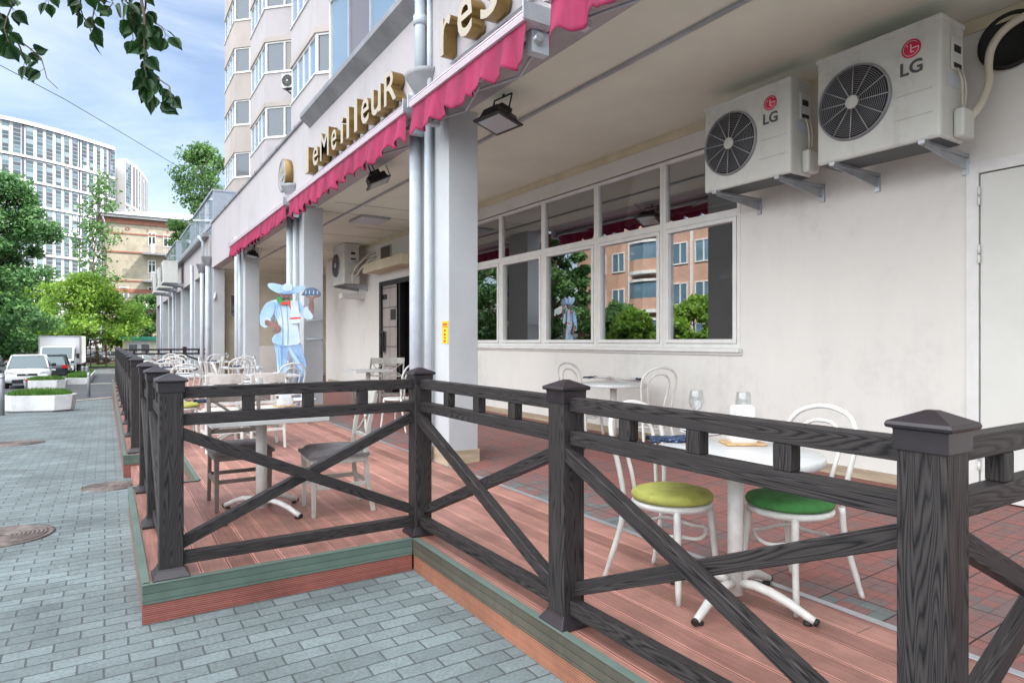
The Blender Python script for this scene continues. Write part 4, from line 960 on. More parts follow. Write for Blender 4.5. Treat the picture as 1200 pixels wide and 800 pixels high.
def woodchair(label,x,y,rz,z=.2,cush='greyc',m='chairg',cross=True):
    t=thing('upholstered_chair',label,'chair',(x,y,z),rz,'pale wooden chairs with padded seats')
    w=.21
    obj('seat_frame',MB().box(-w,w,-w,w,.385,.435),m,t,.006)
    c=MB(); n=10; vs=[];fs=[]
    for i in range(n+1):
        for j in range(n+1):
            u=-1+2*i/n; v=-1+2*j/n; e=(1-abs(u)**5)*(1-abs(v)**5)
            vs.append((u*.225,v*.225,.437+.05*min(1,e*1.6)**.6+.012*(1-u*u)*(1-v*v)))
    fs=[(i*(n+1)+j,(i+1)*(n+1)+j,(i+1)*(n+1)+j+1,i*(n+1)+j+1) for i in range(n) for j in range(n)]
    c.add(vs,fs,0,True); c.box(-.225,.225,-.225,.225,.432,.455); obj('seat_cushion',c,cush,t)
    for s in (1,-1):
        b=MB(); b.add([(.165,s*(w-.035),.39),(.205,s*(w-.035),.39),(.205,s*w,.39),(.165,s*w,.39),(.172,s*(w-.032),0),(.200,s*(w-.032),0),(.200,s*(w-.004),0),(.172,s*(w-.004),0)],[(0,1,2,3),(4,5,6,7),(0,1,5,4),(1,2,6,5),(2,3,7,6),(3,0,4,7)])
        obj('leg',b,m,t,.004)
        P=[(-.26,0),(-.215,.25),(-.20,.44),(-.225,.65),(-.28,.90)]
        b=MB(); vs=[];fs=[]
        for (px,pz) in P:
            for ox in (-.017,.017):
                for oy in (-.014,.014): vs.append((px+ox,s*(w-.018)+oy,pz))
        for i in range(len(P)-1):
            a=i*4; q=a+4
            fs+=[(a,a+1,q+1,q),(a+2,a+3,q+3,q+2),(a,a+2,q+2,q),(a+1,a+3,q+3,q+1)]
        fs+=[(0,1,3,2),(16,17,19,18)]
        b.add(vs,fs); obj('leg',b,m,t,.004)
        obj('stretcher',MB().box(-.20,.17,s*(w-.018)-.010,s*(w-.018)+.010,.20,.235),m,t,.003)
    obj('stretcher',MB().box(.172,.192,-w+.03,w-.03,.21,.24),m,t,.003); obj('stretcher',MB().box(-.225,-.205,-w+.03,w-.03,.21,.24),m,t,.003)
    b=MB(); 
    n=8; vs=[];fs=[]
    for i in range(n+1):
        v=-1+2*i/n; bow=-.035*(1-v*v)
        for ox,oz in ((-.262,.80),(-.242,.80),(-.285,.92),(-.265,.92)): vs.append((ox+bow,v*(w-.0),oz))
    for i in range(n):
        a=i*4;q=a+4; fs+=[(a,a+1,q+1,q),(a+2,a+3,q+3,q+2),(a,a+2,q+2,q),(a+1,a+3,q+3,q+1)]
    fs+=[(0,1,3,2),(n*4,n*4+1,n*4+3,n*4+2)]
    b.add(vs,fs,0,False); obj('top_rail',b,m,t,.004)
    obj('back_slat',MB().box(-.232,-.214,-w+.03,w-.03,.545,.58),m,t,.003)
    if cross:
        cr=[(-.222,-.17,.57),(-.232,-.07,.62),(-.25,.0,.69),(-.262,.09,.76),(-.27,.16,.81)]
        obj('cross_slat',MB().tube(cr,.011,6),m,t); obj('cross_slat',MB().tube([(a-.004,-b,c) for a,b,c in cr],.011,6),m,t)
    return t
def plate(x,y,z,label,r=.13,grp='plates laid on the tables'):
    t=thing('plate',label,'plate',(x,y,z),0,grp); obj('dish',MB().lathe([(0,.004),(.05,.001),(.07,.0),(r*.8,.008),(r,.020),(r-.004,.023),(r*.78,.013),(.07,.006),(0,.006)],seg=36,cap=False),'porcelain',t)
M['crystal']=None
def crystal():
    m,nt,b=newmat('clear glass'); L=nt.links; out=nt.nodes['Material Output']
    g=N(nt,'ShaderNodeBsdfGlossy'); g.inputs['Roughness'].default_value=.02; tr=N(nt,'ShaderNodeBsdfTransparent'); tr.inputs['Color'].default_value=(.90,.93,.94,1)
    lw=N(nt,'ShaderNodeLayerWeight'); lw.inputs['Blend'].default_value=.35; mx=N(nt,'ShaderNodeMixShader'); ma=N(nt,'ShaderNodeMath',operation='MULTIPLY_ADD',use_clamp=True); ma.inputs[1].default_value=.75; ma.inputs[2].default_value=.10
    L.new(lw.outputs['Facing'],ma.inputs[0]); L.new(ma.outputs[0],mx.inputs[0]); L.new(tr.outputs[0],mx.inputs[1]); L.new(g.outputs[0],mx.inputs[2]); L.new(mx.outputs[0],out.inputs['Surface']); return m
M['crystal']=crystal()
def goblet(x,y,z,label,s=1.0):
    t=thing('wine_glass',label,'glass',(x,y,z),0,'stemmed glasses on the tables')
    pr=[(.034,0),(.032,.003),(.008,.008),(.005,.02),(.005,.095),(.012,.105),(.034,.125),(.044,.15),(.046,.18),(.042,.215),(.038,.235)]
    obj('bowl',MB().lathe([(r*s,h*s) for r,h in pr],seg=28,cap=False),'crystal',t)
M['navyc']=brickmat('navy checked cloth',(.015,.03,.085),(.10,.16,.30),(.008,.012,.035),.02,.012,.003,'XY',.9,.5,var=.5)
def napkin(x,y,z,rz,label,s=1.0):
    t=thing('napkin',label,'napkin',(x,y,z),rz,'folded navy napkins'); random.seed(int(x*100+y*10))
    b=MB(); n=18;m_=10; vs=[]
    for i in range(n+1):
        for j in range(m_+1):
            u=-.13+.26*i/n; v=-.055+.11*j/m_; e=1-(abs(v)/.055)**4
            vs.append((u*s,v*s*(1+.15*math.sin(u*40)),(.004+.026*max(0,e)+.007*noise.noise(Vector((u*28,v*40,x*9))))*s))
    b.add(vs,[(i*(m_+1)+j,(i+1)*(m_+1)+j,(i+1)*(m_+1)+j+1,i*(m_+1)+j+1) for i in range(n) for j in range(m_)],0,True)
    o=obj('cloth',b,'navyc',t,recalc=False); q=o.modifiers.new('s','SOLIDIFY'); q.thickness=.004
def basket(x,y,z,rz,label,s=1.0):
    t=thing('napkin_holder',label,'napkin holder',(x,y,z),rz,None)
    obj('board',MB().box(-.105*s,.105*s,-.075*s,.075*s,.0,.012*s),'tray',t,.004)
    b=MB()
    pts=[];n=64
    for i in range(n):
        a=2*PI*i/n; rx,ry=.078,.052; c=abs(math.cos(a))**.5*(1 if math.cos(a)>0 else -1); q=abs(math.sin(a))**.5*(1 if math.sin(a)>0 else -1)
        k=1+.03*(i%2); pts.append((rx*c*k*s,ry*q*k*s))
    vs=[(u*f,v*f,h*s) for h,f in ((.0125,.88),(.03,.96),(.075,1.03),(.082,1.06),(.082,.98),(.03,.90)) for u,v in pts]
    b.add(vs,[(i*n+k,i*n+(k+1)%n,(i+1)*n+(k+1)%n,(i+1)*n+k) for i in range(5) for k in range(n)])
    obj('holder',b,'white',t)
    b=MB()
    for k in range(5): b.box(-.052*s,.052*s,(-.036+k*.016)*s,(-.028+k*.016)*s,.03*s,(.20+.006*(k%2))*s)
    obj('paper_napkin',b,'porcelain',t,.002)
Z0=.2
# nearest round table by the right-hand fence
TX,TY=2.65,2.11
roundtable('nearest round white bistro table, between the yellow and the green cushioned chairs',TX,TY,Z0,.41,R(-30))
bentwood('white bentwood chair with the round yellow-green cushion, left of the nearest round table',2.53,2.42,R(-85),Z0,'yellowc')
bentwood('white bentwood chair with the bright green cushion, right of the nearest round table',2.94,2.01,R(178),Z0,'greenc')
tz=Z0+.753
def on(px,py,dz=tz): r=ray(px,py); k=(dz-H)/r.z; return r.x*k,r.y*k
x,y=on(870,520); basket(x,y,tz,R(-32),'white ribbed holder of paper napkins on a little wooden board, on the nearest round table',1.0)
x,y=on(871,504); goblet(x,y,tz,'wine glass right of the pair on the nearest round table, behind the napkin holder',1.0)
x,y=on(816,500); goblet(x,y,tz,'wine glass left of the pair on the nearest round table, beside the plates',1.0)
x,y=on(824,509); plate(x,y,tz,'white plate stacked below another on the nearest round table',.135); plate(x,y+.004,tz+.014,'white plate lying on top of the other on the nearest round table',.13)
x,y=on(787,517); napkin(x,y,tz,R(-30),'navy checked napkin rolled at the left edge of the nearest round table')
# table against the wall
wz=zt(4.85); bx_,by_=4.93,5.62
roundtable('round white table standing against the plaster wall under the dining-room window',bx_,by_,wz,.38,R(20))
bentwood('white bentwood chair on the far side of the wall table, partly behind its round top',4.98,6.22,R(-80),wz)
bentwood('white bentwood chair on the near side of the wall table, its hoops against the plaster',4.98,5.12,R(75),wz,'whitecush')
wt=wz+.753
for px,py,lab in ((706,443,'far left plate on the wall table'),(733,445,'near right plate on the wall table')): x,y=on(px,py,wt); plate(x,y,wt,lab,.125)
for px,py,lab in ((705,434,'wine glass at the left on the wall table'),(731,437,'wine glass beside the shakers on the wall table')): x,y=on(px,py+4,wt); goblet(x,y,wt,lab,.95)
for px,py,lab,a in ((692,443,'dark napkin at the left edge of the wall table',10),(755,445,'dark napkin at the right edge of the wall table',-40)): x,y=on(px,py,wt); napkin(x,y,wt,R(a),lab,.8)
x,y=on(741,440,wt); t=thing('pepper_mill','small grey shaker set with a sprig on the wall table','shakers',(x,y,wt)); obj('mill',MB().lathe([(.018,0),(.018,.07),(.012,.08),(.015,.10),(.01,.12)],seg=14),'alu',t); obj('salt_pot',MB().lathe([(.02,0),(.02,.05),(.0,.055)],c=(-.05,.03,0),seg=14),'porcelain',t); obj('sprig',MB().tube([(-.02,0,.02),(-.03,.01,.10),(-.06,.0,.13)],.006,5).tube([(-.02,0,.05),(.02,-.03,.09)],.005,5),'trimcream',t)
# left deck: square table and two padded chairs
SX,SY=.99,5.12
squaretable('square white table on the left deck, behind the front fence bay',SX,SY,Z0,.80)
woodchair('dark taupe chair with grey padded seat behind the square table, facing us',.90,5.52,R(-90),Z0,'greyc','chairb')
woodchair('cross-backed pale chair with grey padded seat right of the square table, turned sideways',1.49,4.96,R(176),Z0)
x,y=on(247,471,tz); napkin(x,y,tz,R(10),'dark navy napkin lying on the left of the square table')
for px,py,lab in ((285,466,'plate at the far left of the square table'),(352,470,'plate at the right of the square table')): x,y=on(px,py,tz); plate(x,y,tz,lab,.14)
for px,py,lab in ((303,470,'wine glass in the middle of the square table'),(338,472,'wine glass beside the right-hand plate of the square table')): x,y=on(px,py,tz); goblet(x,y,tz,lab,.9)
x,y=on(334,476,tz); basket(x,y,tz,R(10),'white napkin holder on a wooden board in the middle of the square table',.8)
# farther tables
far=[(1.45,8.95,'square table in the second row, on the farther deck'),(.95,11.9,'square table on the farther deck, second from the gap'),(2.35,11.2,'square table before the painted cook cut-out'),(1.2,15.2,'square table on the farther deck near its middle'),(2.5,15.0,'square table beside the third arcade pillar'),(1.3,19.2,'last square table before the end fence'),(2.6,19.4,'square table at the far end, beside the arcade')]
for x,y,lab in far:
    squaretable(lab,x,y,Z0,.75); 
    nm=lab.replace('square table','table')
    napkin(x-.18,y-.2,tz,R(20),'navy napkin on the '+nm); plate(x+.15,y+.12,tz,'white plate on the '+nm,.13); goblet(x+.22,y-.16,tz,'stemmed glass on the '+nm)
woodchair('white plain-backed chair, left of two standing back to us in the second row',1.17,8.42,R(90),Z0,'whitecush','chairw',False)
woodchair('white plain-backed chair, right of two standing back to us in the second row',1.66,8.42,R(90),Z0,'whitecush','chairw',False)
bentwood('white bentwood chair with yellow pad on the left of the second-row table',.80,9.1,R(0),Z0,'yellowc')
for x,y,a,lab in ((1.02,11.15,90,'bentwood chair, back to us, at the table two rows behind the square one'),(.72,12.6,-70,'bentwood chair at the far side of the table two rows behind the square one'),
  (2.45,10.62,95,'bentwood chair with its back to us just left of the cook cut-out'),(1.72,11.3,0,'bentwood chair left of the table at the cook cut-out'),
  (2.25,14.35,100,'bentwood chair in front of the table by the third pillar'),(2.0,15.4,-20,'bentwood chair left of the table by the third pillar'),(2.75,15.7,-90,'bentwood chair behind the table by the third pillar'),
  (1.0,14.4,85,'bentwood chair, back to us, near the middle of the farther deck'),(1.3,15.9,-90,'bentwood chair facing us near the middle of the farther deck'),(.75,18.5,90,'bentwood chair, back to us, at the last table before the end fence'),(1.5,19.9,-95,'bentwood chair beyond the last table before the end fence'),(2.4,18.7,95,'bentwood chair, back to us, at the far end beside the arcade'),(1.75,18.9,60,'bentwood chair between the two farthest tables')):
    bentwood(lab[0].upper()*0+'white '+lab,x,y,R(a),Z0)
woodchair('beige wooden chair turned sideways before the end fence',2.15,17.2,R(180),Z0,'whitecush','chairg')
woodchair('cross-backed chair by the dark doorway, left of two half hidden behind the pillar',4.35,12.25,R(-160),zt(4.3),'whitecush','chairg')
woodchair('cross-backed chair by the dark doorway, right of two half hidden behind the pillar',4.65,11.7,R(-120),zt(4.6),'whitecush','chairg')
woodchair('beige chair back showing between the big pillar and the window wall',4.9,10.4,R(-90),zt(4.9),'whitecush','chairg')
bentwood('white bentwood chair behind the front fence post, at the foot of the big pillar',3.55,8.7,R(120),zt(3.6))
squaretable('square table by the dark doorway, behind the big pillar',4.0,11.2,zt(4.0),.7)
# plant pot inside the window
t=thing('potted_plant','small leafy plant in a pale pot on the sill inside the rightmost window','plant',(WX+.22,4.62,1.47))
obj('pot',MB().lathe([(.05,0),(.065,.08),(.07,.09)],seg=16),'porcelain',t)
b=MB(); random.seed(4)
for k in range(70):
    p=Vector((random.gauss(0,.05),random.gauss(0,.06),.11+abs(random.gauss(0,.04)))); a=Vector((random.uniform(-1,1),random.uniform(-1,1),random.uniform(-.3,1))).normalized()*.025; c=a.cross(Vector((0,0,1))).normalized()*.012
    b.quad(p-a,p+c,p+a,p-c)
M['leafpot']=mat('pot plant leaf',(.05,.12,.03),.5,.4,20); obj('foliage',b,'leafpot',t,recalc=False)
import numpy as np
# ================= TREES =================
def leafmat(name,c1,c2,scale=.9,tr=.35,rough=.55):
    m,nt,b=newmat(name); L=nt.links; out=nt.nodes['Material Output']
    g=N(nt,'ShaderNodeNewGeometry'); n=N(nt,'ShaderNodeTexNoise'); n.inputs['Scale'].default_value=scale; n.inputs['Detail'].default_value=3; L.new(g.outputs['Position'],n.inputs['Vector'])
    a=N(nt,'ShaderNodeMath',operation='MULTIPLY_ADD'); a.inputs[1].default_value=.35; L.new(g.outputs['Random Per Island'],a.inputs[0]); 
    s=N(nt,'ShaderNodeMath',operation='MULTIPLY'); s.inputs[1].default_value=.75; L.new(n.outputs[0],s.inputs[0]); L.new(s.outputs[0],a.inputs[2])
    r=ramp(nt,[(.3,c1),(.8,c2)]); L.new(a.outputs[0],r.inputs[0]); L.new(r.outputs[0],b.inputs['Base Color']); b.inputs['Roughness'].default_value=rough
    t=N(nt,'ShaderNodeBsdfTranslucent'); L.new(r.outputs[0],t.inputs['Color']); mx=N(nt,'ShaderNodeMixShader'); mx.inputs[0].default_value=tr
    L.new(b.outputs[0],mx.inputs[1]); L.new(t.outputs[0],mx.inputs[2]); L.new(mx.outputs[0],out.inputs['Surface']); return m
M['leafdark']=leafmat('dark tree leaf',(.04,.12,.04),(.11,.25,.07))
M['leaflime']=leafmat('bright lime leaf',(.10,.22,.02),(.26,.42,.05),.7,.45)
M['leafmid']=leafmat('mid green leaf',(.05,.13,.04),(.13,.26,.06))
M['leafnear']=leafmat('near linden leaf',(.008,.038,.010),(.025,.085,.016),6,.25,.45)
M['grass']=leafmat('grass blade',(.06,.16,.02),(.14,.28,.05),3,.3)
def leaves(cent,rad,n_per,size,seed,up=.35,sx=1.):
    rs=np.random.RandomState(seed); nC=len(cent); tot=nC*n_per
    c=np.repeat(np.array(cent),n_per,0); r=np.repeat(np.array(rad),n_per)[:,None]
    d=rs.normal(size=(tot,3)); d/=np.linalg.norm(d,axis=1)[:,None]; p=c+d*r*(rs.rand(tot,1)**.45)*np.array([1,1,.72])
    a=rs.normal(size=(tot,3)); a/=np.linalg.norm(a,axis=1)[:,None]; nrm=rs.normal(size=(tot,3))*.8+d*.8+np.array([0,0,up]); 
    w=np.cross(nrm,a); w/=np.linalg.norm(w,axis=1)[:,None]; s=size*(.6+.8*rs.rand(tot,1))
    v=np.stack([p-a*s*.6,p+w*s*.34*sx,p+a*s*.6,p-w*s*.34*sx],1).reshape(-1,3)
    return v
def leafobj(name,v,m,parent):
    n=len(v)//4; me=bpy.data.meshes.new(name); me.vertices.add(n*4); me.vertices.foreach_set('co',v.ravel().astype('f'))
    me.loops.add(n*4); me.loops.foreach_set('vertex_index',np.arange(n*4,dtype='i')); me.polygons.add(n); me.polygons.foreach_set('loop_start',np.arange(0,n*4,4,dtype='i'))
    me.polygons.foreach_set('loop_total',np.full(n,4,dtype='i')); me.update(calc_edges=True); me.validate(); me.materials.append(M[m]); o=bpy.data.objects.new(name,me); col.objects.link(o); o.parent=parent; return o
def tree(label,x,y,h,prof,m,seed,nc=60,per=170,leaf=.26,base=.18,cr=(.16,.30),trunk=None,group=None):
    # prof: list of (height fraction, radius) of the crown
    z0=zg(y)-.05; t=thing('tree',label,'tree',(x,y,z0),0,group); rs=random.Random(seed)
    tr=trunk or h*.022; ax=lambda f:Vector((h*.02*math.sin(f*5+seed),h*.02*math.cos(f*4+seed)-h*.02,h*f))
    tb=MB().tube([ax(f/10) for f in range(10)],[tr*(1-.09*f)+.01 for f in range(10)],8)
    tk=obj('trunk',tb,'bark',t); lb=MB()
    hs=[p[0] for p in prof]; rr=[p[1] for p in prof]; C=[];Rd=[]
    for k in range(nc):
        f=rs.uniform(hs[0],hs[-1]); r0=float(np.interp(f,hs,rr)); an=rs.uniform(0,2*PI); q=r0*(rs.random()**.42)*(1+.22*math.sin(3*an+seed)+.15*math.sin(5*f*6))
        c=ax(f)+Vector((q*math.cos(an),q*math.sin(an),rs.uniform(-.2,.2))); C.append(tuple(c)); Rd.append(max(rr)*rs.uniform(*cr))
        if k%3==0:
            s=ax(max(base*.8,f-.16)); mid=(s+c)/2+Vector((0,0,-.03*h)); lb.tube([s,mid,c],[tr*.32,tr*.2,tr*.08],5)
    obj('limb',lb,'bark',tk)
    leafobj('crown',leaves(C,Rd,per,leaf,seed),m,t); return t
GT='trees beyond the car park'
tree('tall dark green tree at the left edge of the picture, behind the parked cars',-7.1,61,15.0,[(.10,2.6),(.25,4.3),(.5,3.9),(.75,2.9),(.92,1.5),(1.0,.4)],'leafdark',3,150,260,.24,cr=(.16,.32),group=GT)
tree('bright lime green tree in the middle distance, before the old brick house',-1.7,73,8.3,[(.30,3.2),(.45,5.6),(.62,5.4),(.76,3.4),(.9,2.3),(1.0,.8)],'leaflime',5,130,170,.24,cr=(.10,.30),group=GT)
tree('lime green tree left of the brightest one, over the truck',-8.1,83,8.2,[(.25,3.2),(.5,4.2),(.8,3.4),(1.,.8)],'leaflime',8,70,200,.26,group=GT)
tree('thin sparse tree at the left corner of the old brick house',-.9,82,20.0,[(.35,1.5),(.6,2.2),(.8,1.7),(.95,1.2),(1.,.5)],'leafmid',9,60,40,.30,cr=(.35,.7),trunk=.13,group=GT)
tree('airy tall tree rising behind the annex roof, right of the old brick house',8.1,67,20.6,[(.42,2.6),(.6,3.3),(.78,2.9),(.9,2.3),(1.,.9)],'leafmid',12,110,150,.24,trunk=.2,cr=(.16,.36),group=GT)
tree('dark tree far behind the truck',-9.5,98,11,[(.15,4),(.5,5),(.8,3.5),(1,1)],'leafdark',15,70,160,.34,group=GT)
tree('dark bushy tree behind the green-roofed kiosk',4.2,80,7.5,[(.15,2.4),(.5,3.4),(.85,2.3),(1,.6)],'leafmid',16,50,170,.26,group=GT)
# trees across the street, seen mirrored in the windows
for i,(x,y,h,mm,lab) in enumerate(((-17,52,15,'leafdark','tall dark tree across the street, mirrored in the leftmost dining-room pane'),(-17,45,13,'leafmid','green tree across the street, mirrored in the second pane'),(-15,36.5,10.5,'leafmid','green tree across the street next to the orange block, mirrored in the middle pane'),(-17,32,4.2,'leafmid','low bright tree before the orange block, mirrored in the fourth pane'),(-16,29.2,3.6,'leaflime','low bushy tree at the foot of the orange block, between two others'),(-18,26.2,4.3,'leaflime','low bright tree before the orange block, mirrored in the fifth pane'),(-21,47,16,'leafdark','broad dark tree across the street behind the greener ones'))):
    tree(lab,x,y,h,[(.12,max(1.5,h*.18)),(.35,max(2.3,h*.27)),(.65,max(1.9,h*.24)),(1.,.5)],mm,30+i,80,170,.25,group='trees across the street')

# near hanging branches, top left
T0=thing('linden_tree','linden tree whose leafy twigs hang into the top left corner of the sky','tree',(-3.6,1.6,0))
tk=obj('trunk',MB().tube([(0,0,-.1),(.03,0,1.2),(.1,.05,2.6),(.1,.1,4.2),(0,.2,6.5)],[.2,.16,.13,.10,.03],12),'bark',T0)
org=Vector((-3.6,1.6,0))
def L3(px,py,D): return at(px,py,D)-org
random.seed(21)
lim=MB(); tw=MB(); lv=[];lf=[]
def leaf(base,dr,nrm,s):
    dr=dr.normalized(); side=dr.cross(nrm).normalized(); nrm=side.cross(dr)
    o=len(lv); ptsl=[(0,0),(.12,.26),(.35,.40),(.62,.32),(.85,.12),(1.04,0)]
    for u,w in ptsl: lv.append(base+dr*s*u+nrm*s*(-.10*u*u))          # midrib
    for sg in (1,-1):
        for u,w in ptsl[1:-1]: lv.append(base+dr*s*u+side*s*w*sg+nrm*s*(.12*w*1.6-.10*u*u))
    A=[o+i for i in range(6)]
    for q in (0,1):
        Bq=[o+6+q*4+i for i in range(4)]
        lf.append((A[0],A[1],Bq[0])); 
        for i in range(3): lf.append((A[1+i],A[2+i],Bq[i+1],Bq[i]))
        lf.append((A[4],A[5],Bq[3]))
def twig(p0,p1,n,D,ls,sag=0,dens=1.0,r=.004):
    P=[]; 
    for i in range(n+1):
        f=i/n; x=p0[0]+(p1[0]-p0[0])*f+6*math.sin(f*7+p0[0]); y=p0[1]+(p1[1]-p0[1])*f+sag*math.sin(PI*f); P.append(L3(x,y,D+.1*math.sin(f*3+p0[1])))
    tw.tube(P,[r*(1-.75*i/n)+.0006 for i in range(n+1)],5)
    for i in range(1,n+1):
        for k in range(2 if random.random()<dens else 1):
            if random.random()>dens+.25: continue
            d=(P[i]-P[i-1]).normalized(); rnd=Vector((random.uniform(-1,1),random.uniform(-1,1),random.uniform(-1.3,.35)))
            dd=(d*.5+rnd.normalized()*1.0+Vector((0,0,-.35))); st=P[i]+dd.normalized()*.02
            tw.tube([P[i],st],[.0012,.0009],4)
            nn=(-ray(100,60)*random.uniform(.2,1)+Vector((random.uniform(-1,1),random.uniform(-1,1),random.uniform(-.2,1)))*.8).normalized()
            leaf(st,dd,nn,ls*random.uniform(.85,1.3))
D=2.6
twig((-30,-70),(24,72),9,D,.070,dens=.75,r=.008); twig((5,-30),(12,46),6,D+.1,.062,dens=1.0); twig((24,45),(70,104),5,D,.056,dens=.55,r=.003)
twig((150,-60),(184,118),14,D+.25,.068,10,.85,r=.007); twig((158,-20),(150,44),6,D+.3,.062,dens=.7); twig((165,0),(190,40),5,D+.2,.062,dens=.8); twig((172,70),(200,112),4,D+.2,.062,dens=.7); twig((95,-40),(103,44),7,D+.2,.058,dens=.55); twig((100,-10),(118,38),4,D+.25,.055,dens=.6); twig((128,-30),(126,12),5,D+.2,.060,dens=.9); twig((140,-35),(150,20),5,D+.15,.062,dens=1)
twig((55,-30),(60,-2),3,D,.05,dens=.6)
lim.tube([Vector((.1,.05,3.1)),L3(-330,-150,2.8),L3(-140,-110,2.7),L3(-30,-70,D),L3(60,-75,D+.1),L3(150,-62,D+.25),L3(230,-80,D+.4)],[.05,.035,.025,.016,.013,.009,.004],8)
lim.tube([L3(60,-75,D+.1),L3(95,-40,D+.2)],[.008,.005],6); lim.tube([L3(60,-75,D+.1),L3(55,-30,D)],[.006,.004],6); lim.tube([L3(100,-70,D+.15),L3(128,-30,D+.2)],[.006,.004],6); lim.tube([L3(-30,-70,D),L3(5,-30,D+.1)],[.007,.004],6); lim.tube([L3(120,-68,D+.2),L3(140,-35,D+.15)],[.006,.004],6)
lb=obj('limb',lim,'bark',tk); obj('twig',tw,'bark',lb) if False else obj('twig',tw,'bark',T0)
mb=MB(); mb.add(lv,lf,0,True); obj('leaves',mb,'leafnear',T0,recalc=False)
t=thing('overhead_wire','thin black wire slanting down across the sky to the annex roof','wire',(0,0,0))
obj('strand',MB().tube([at(-60,45,14),at(75,116,20),at(150,160,33),at(213,198,50),at(232,211,60)],[.009,.011,.016,.02,.022],5),'black',t)

# ================= HIGH-RISE SLABS =================
def hiD(x): return 235+ .18*x+.00082*x*x
HT=84.0
M['hiwin']=None
def hiwin():
    m,nt,b=newmat('tower glazing'); L=nt.links
    tc=N(nt,'ShaderNodeTexCoord'); sp=N(nt,'ShaderNodeSeparateXYZ'); L.new(tc.outputs['Object'],sp.inputs[0])
    def q(s,per): 
        n=N(nt,'ShaderNodeMath',operation='DIVIDE'); n.inputs[1].default_value=per; L.new(s,n.inputs[0]); return n.outputs[0]
    fz=N(nt,'ShaderNodeMath',operation='FLOOR'); L.new(q(sp.outputs['Z'],1.55),fz.inputs[0]); fx=N(nt,'ShaderNodeMath',operation='FLOOR'); L.new(q(sp.outputs['Y'],1.7),fx.inputs[0])
    c=N(nt,'ShaderNodeCombineXYZ'); L.new(fx.outputs[0],c.inputs[0]); L.new(fz.outputs[0],c.inputs[1]); w=N(nt,'ShaderNodeTexWhiteNoise',noise_dimensions='2D'); L.new(c.outputs[0],w.inputs['Vector'])
    fr=N(nt,'ShaderNodeMath',operation='FRACT'); L.new(q(sp.outputs['Z'],1.55),fr.inputs[0]); g=N(nt,'ShaderNodeMath',operation='LESS_THAN'); g.inputs[1].default_value=.16; L.new(fr.outputs[0],g.inputs[0])
    r=ramp(nt,[(0,(.05,.085,.10)),(.35,(.10,.16,.19)),(.6,(.06,.075,.09)),(.85,(.20,.27,.30)),(.96,(.45,.48,.50))],'CONSTANT'); L.new(w.outputs['Value'],r.inputs[0])
    mx=N(nt,'ShaderNodeMix',data_type='RGBA'); L.new(g.outputs[0],mx.inputs['Factor']); L.new(r.outputs[0],mx.inputs['A']); mx.inputs['B'].default_value=(.24,.26,.29,1)
    L.new(mx.outputs['Result'],b.inputs['Base Color']); b.inputs['Roughness'].default_value=.12; return m
M['hiwin']=hiwin()
def hip(x,off=0): D=hiD(x)-off; p=at(x,400,D); return (p.x,p.y)
HR=thing('high_rise','curved white residential high-rise with vertical window strips, on the left skyline','building',(0,0,0))
xs=[-70,-50,-30,-15,0,15,30,45,60,75,90,105,120,135]
poly=[hip(x) for x in xs]; pb=at(133,400,300); pc=at(-70,400,300)
poly+= [(pb.x,pb.y),(pc.x,pc.y)]
obj('wall',MB().prism(poly,1,lambda u,v,w:(u,v,-1+w*(HT+1))),'bwhite',HR)
def vstrip(root,xa,xb,m,z0=2,z1=HT-1.2,off=.25,f=None,name='window_strip'):
    f=f or hip; a,b_=f(xa,off),f(xb,off); c,d=f(xb,0),f(xa,0)
    return obj(name,MB().prism([a,b_,c,d],1,lambda u,v,w:(u,v,z0+w*(z1-z0))),m,root)
for xa,xb in ((-60,-50),(-40,-30),(-18,-9),(3,10),(16,24),(31,39),(44,50),(55,61.5),(66,71.5),(76,81),(85.5,91),(96.5,101.5),(105,109),(114,117.5),(122,125),(130,134.5)): vstrip(HR,xa-.1,xb+.3,'hiwin')
M['hidark']=mat('dark tower panel',(.07,.07,.10),.5,.1,.2)
for xa,xb in ((26.3,28.6),(93,94.2),(127.6,129)): vstrip(HR,xa,xb,'hidark',name='dark_panel')
z=HT-13.5; 
while z>2:
    q=[hip(x,.6) for x in xs]+[hip(x,.0) for x in xs[::-1]]
    obj('floor_band',MB().prism(q,1,lambda u,v,w:(u,v,z+w*.85)),'bwhite',HR); z-=9.1
q=[hip(x,.8) for x in xs]+[hip(x,-.5) for x in xs[::-1]]; obj('roof_rim',MB().prism(q,1,lambda u,v,w:(u,v,HT-1.2+w*1.4)),'bwhite',HR)
for px,w_ in ((42,4),(60,5),(70,3)): p=at(px,400,hiD(px)+8); obj('roof_cabin',MB().box(p.x-w_/2,p.x+w_/2,p.y-2,p.y+2,HT,HT+2.6),'alu',HR)
def hi2(x,off=0): u=(x-147)/27.; D=300+ 40*u*u*u*.5+ 22*u-off; p=at(x,400,D); return (p.x,p.y)
HR2=thing('high_rise','smaller curved high-rise behind the white one, with a blank pale end wall','building',(0,0,0))
xs2=[147,151,155,159,163,166,169,171.5,173.5]; a=at(134,400,302); c=at(134,400,360); d=at(172,400,375); H2=87.0
poly=[hi2(x) for x in xs2]+[(d.x,d.y),(c.x,c.y),(a.x,a.y)]
M['b2']=mat('grey beige cladding',(.50,.49,.48),.7,.05,.1)
obj('wall',MB().prism(poly,1,lambda u,v,w:(u,v,-1+w*(H2+1))),'b2',HR2)
for xa,xb,m_ in ((148,154,'hiwin'),(156.5,158,'hidark'),(160,161.3,'hidark'),(163,164.5,'hiwin'),(166,167,'hidark'),(168,169.5,'hiwin'),(170.5,171.5,'hidark'),(172.3,173.3,'hiwin')): vstrip(HR2,xa,xb,m_,2,H2-1.5,.3,hi2)
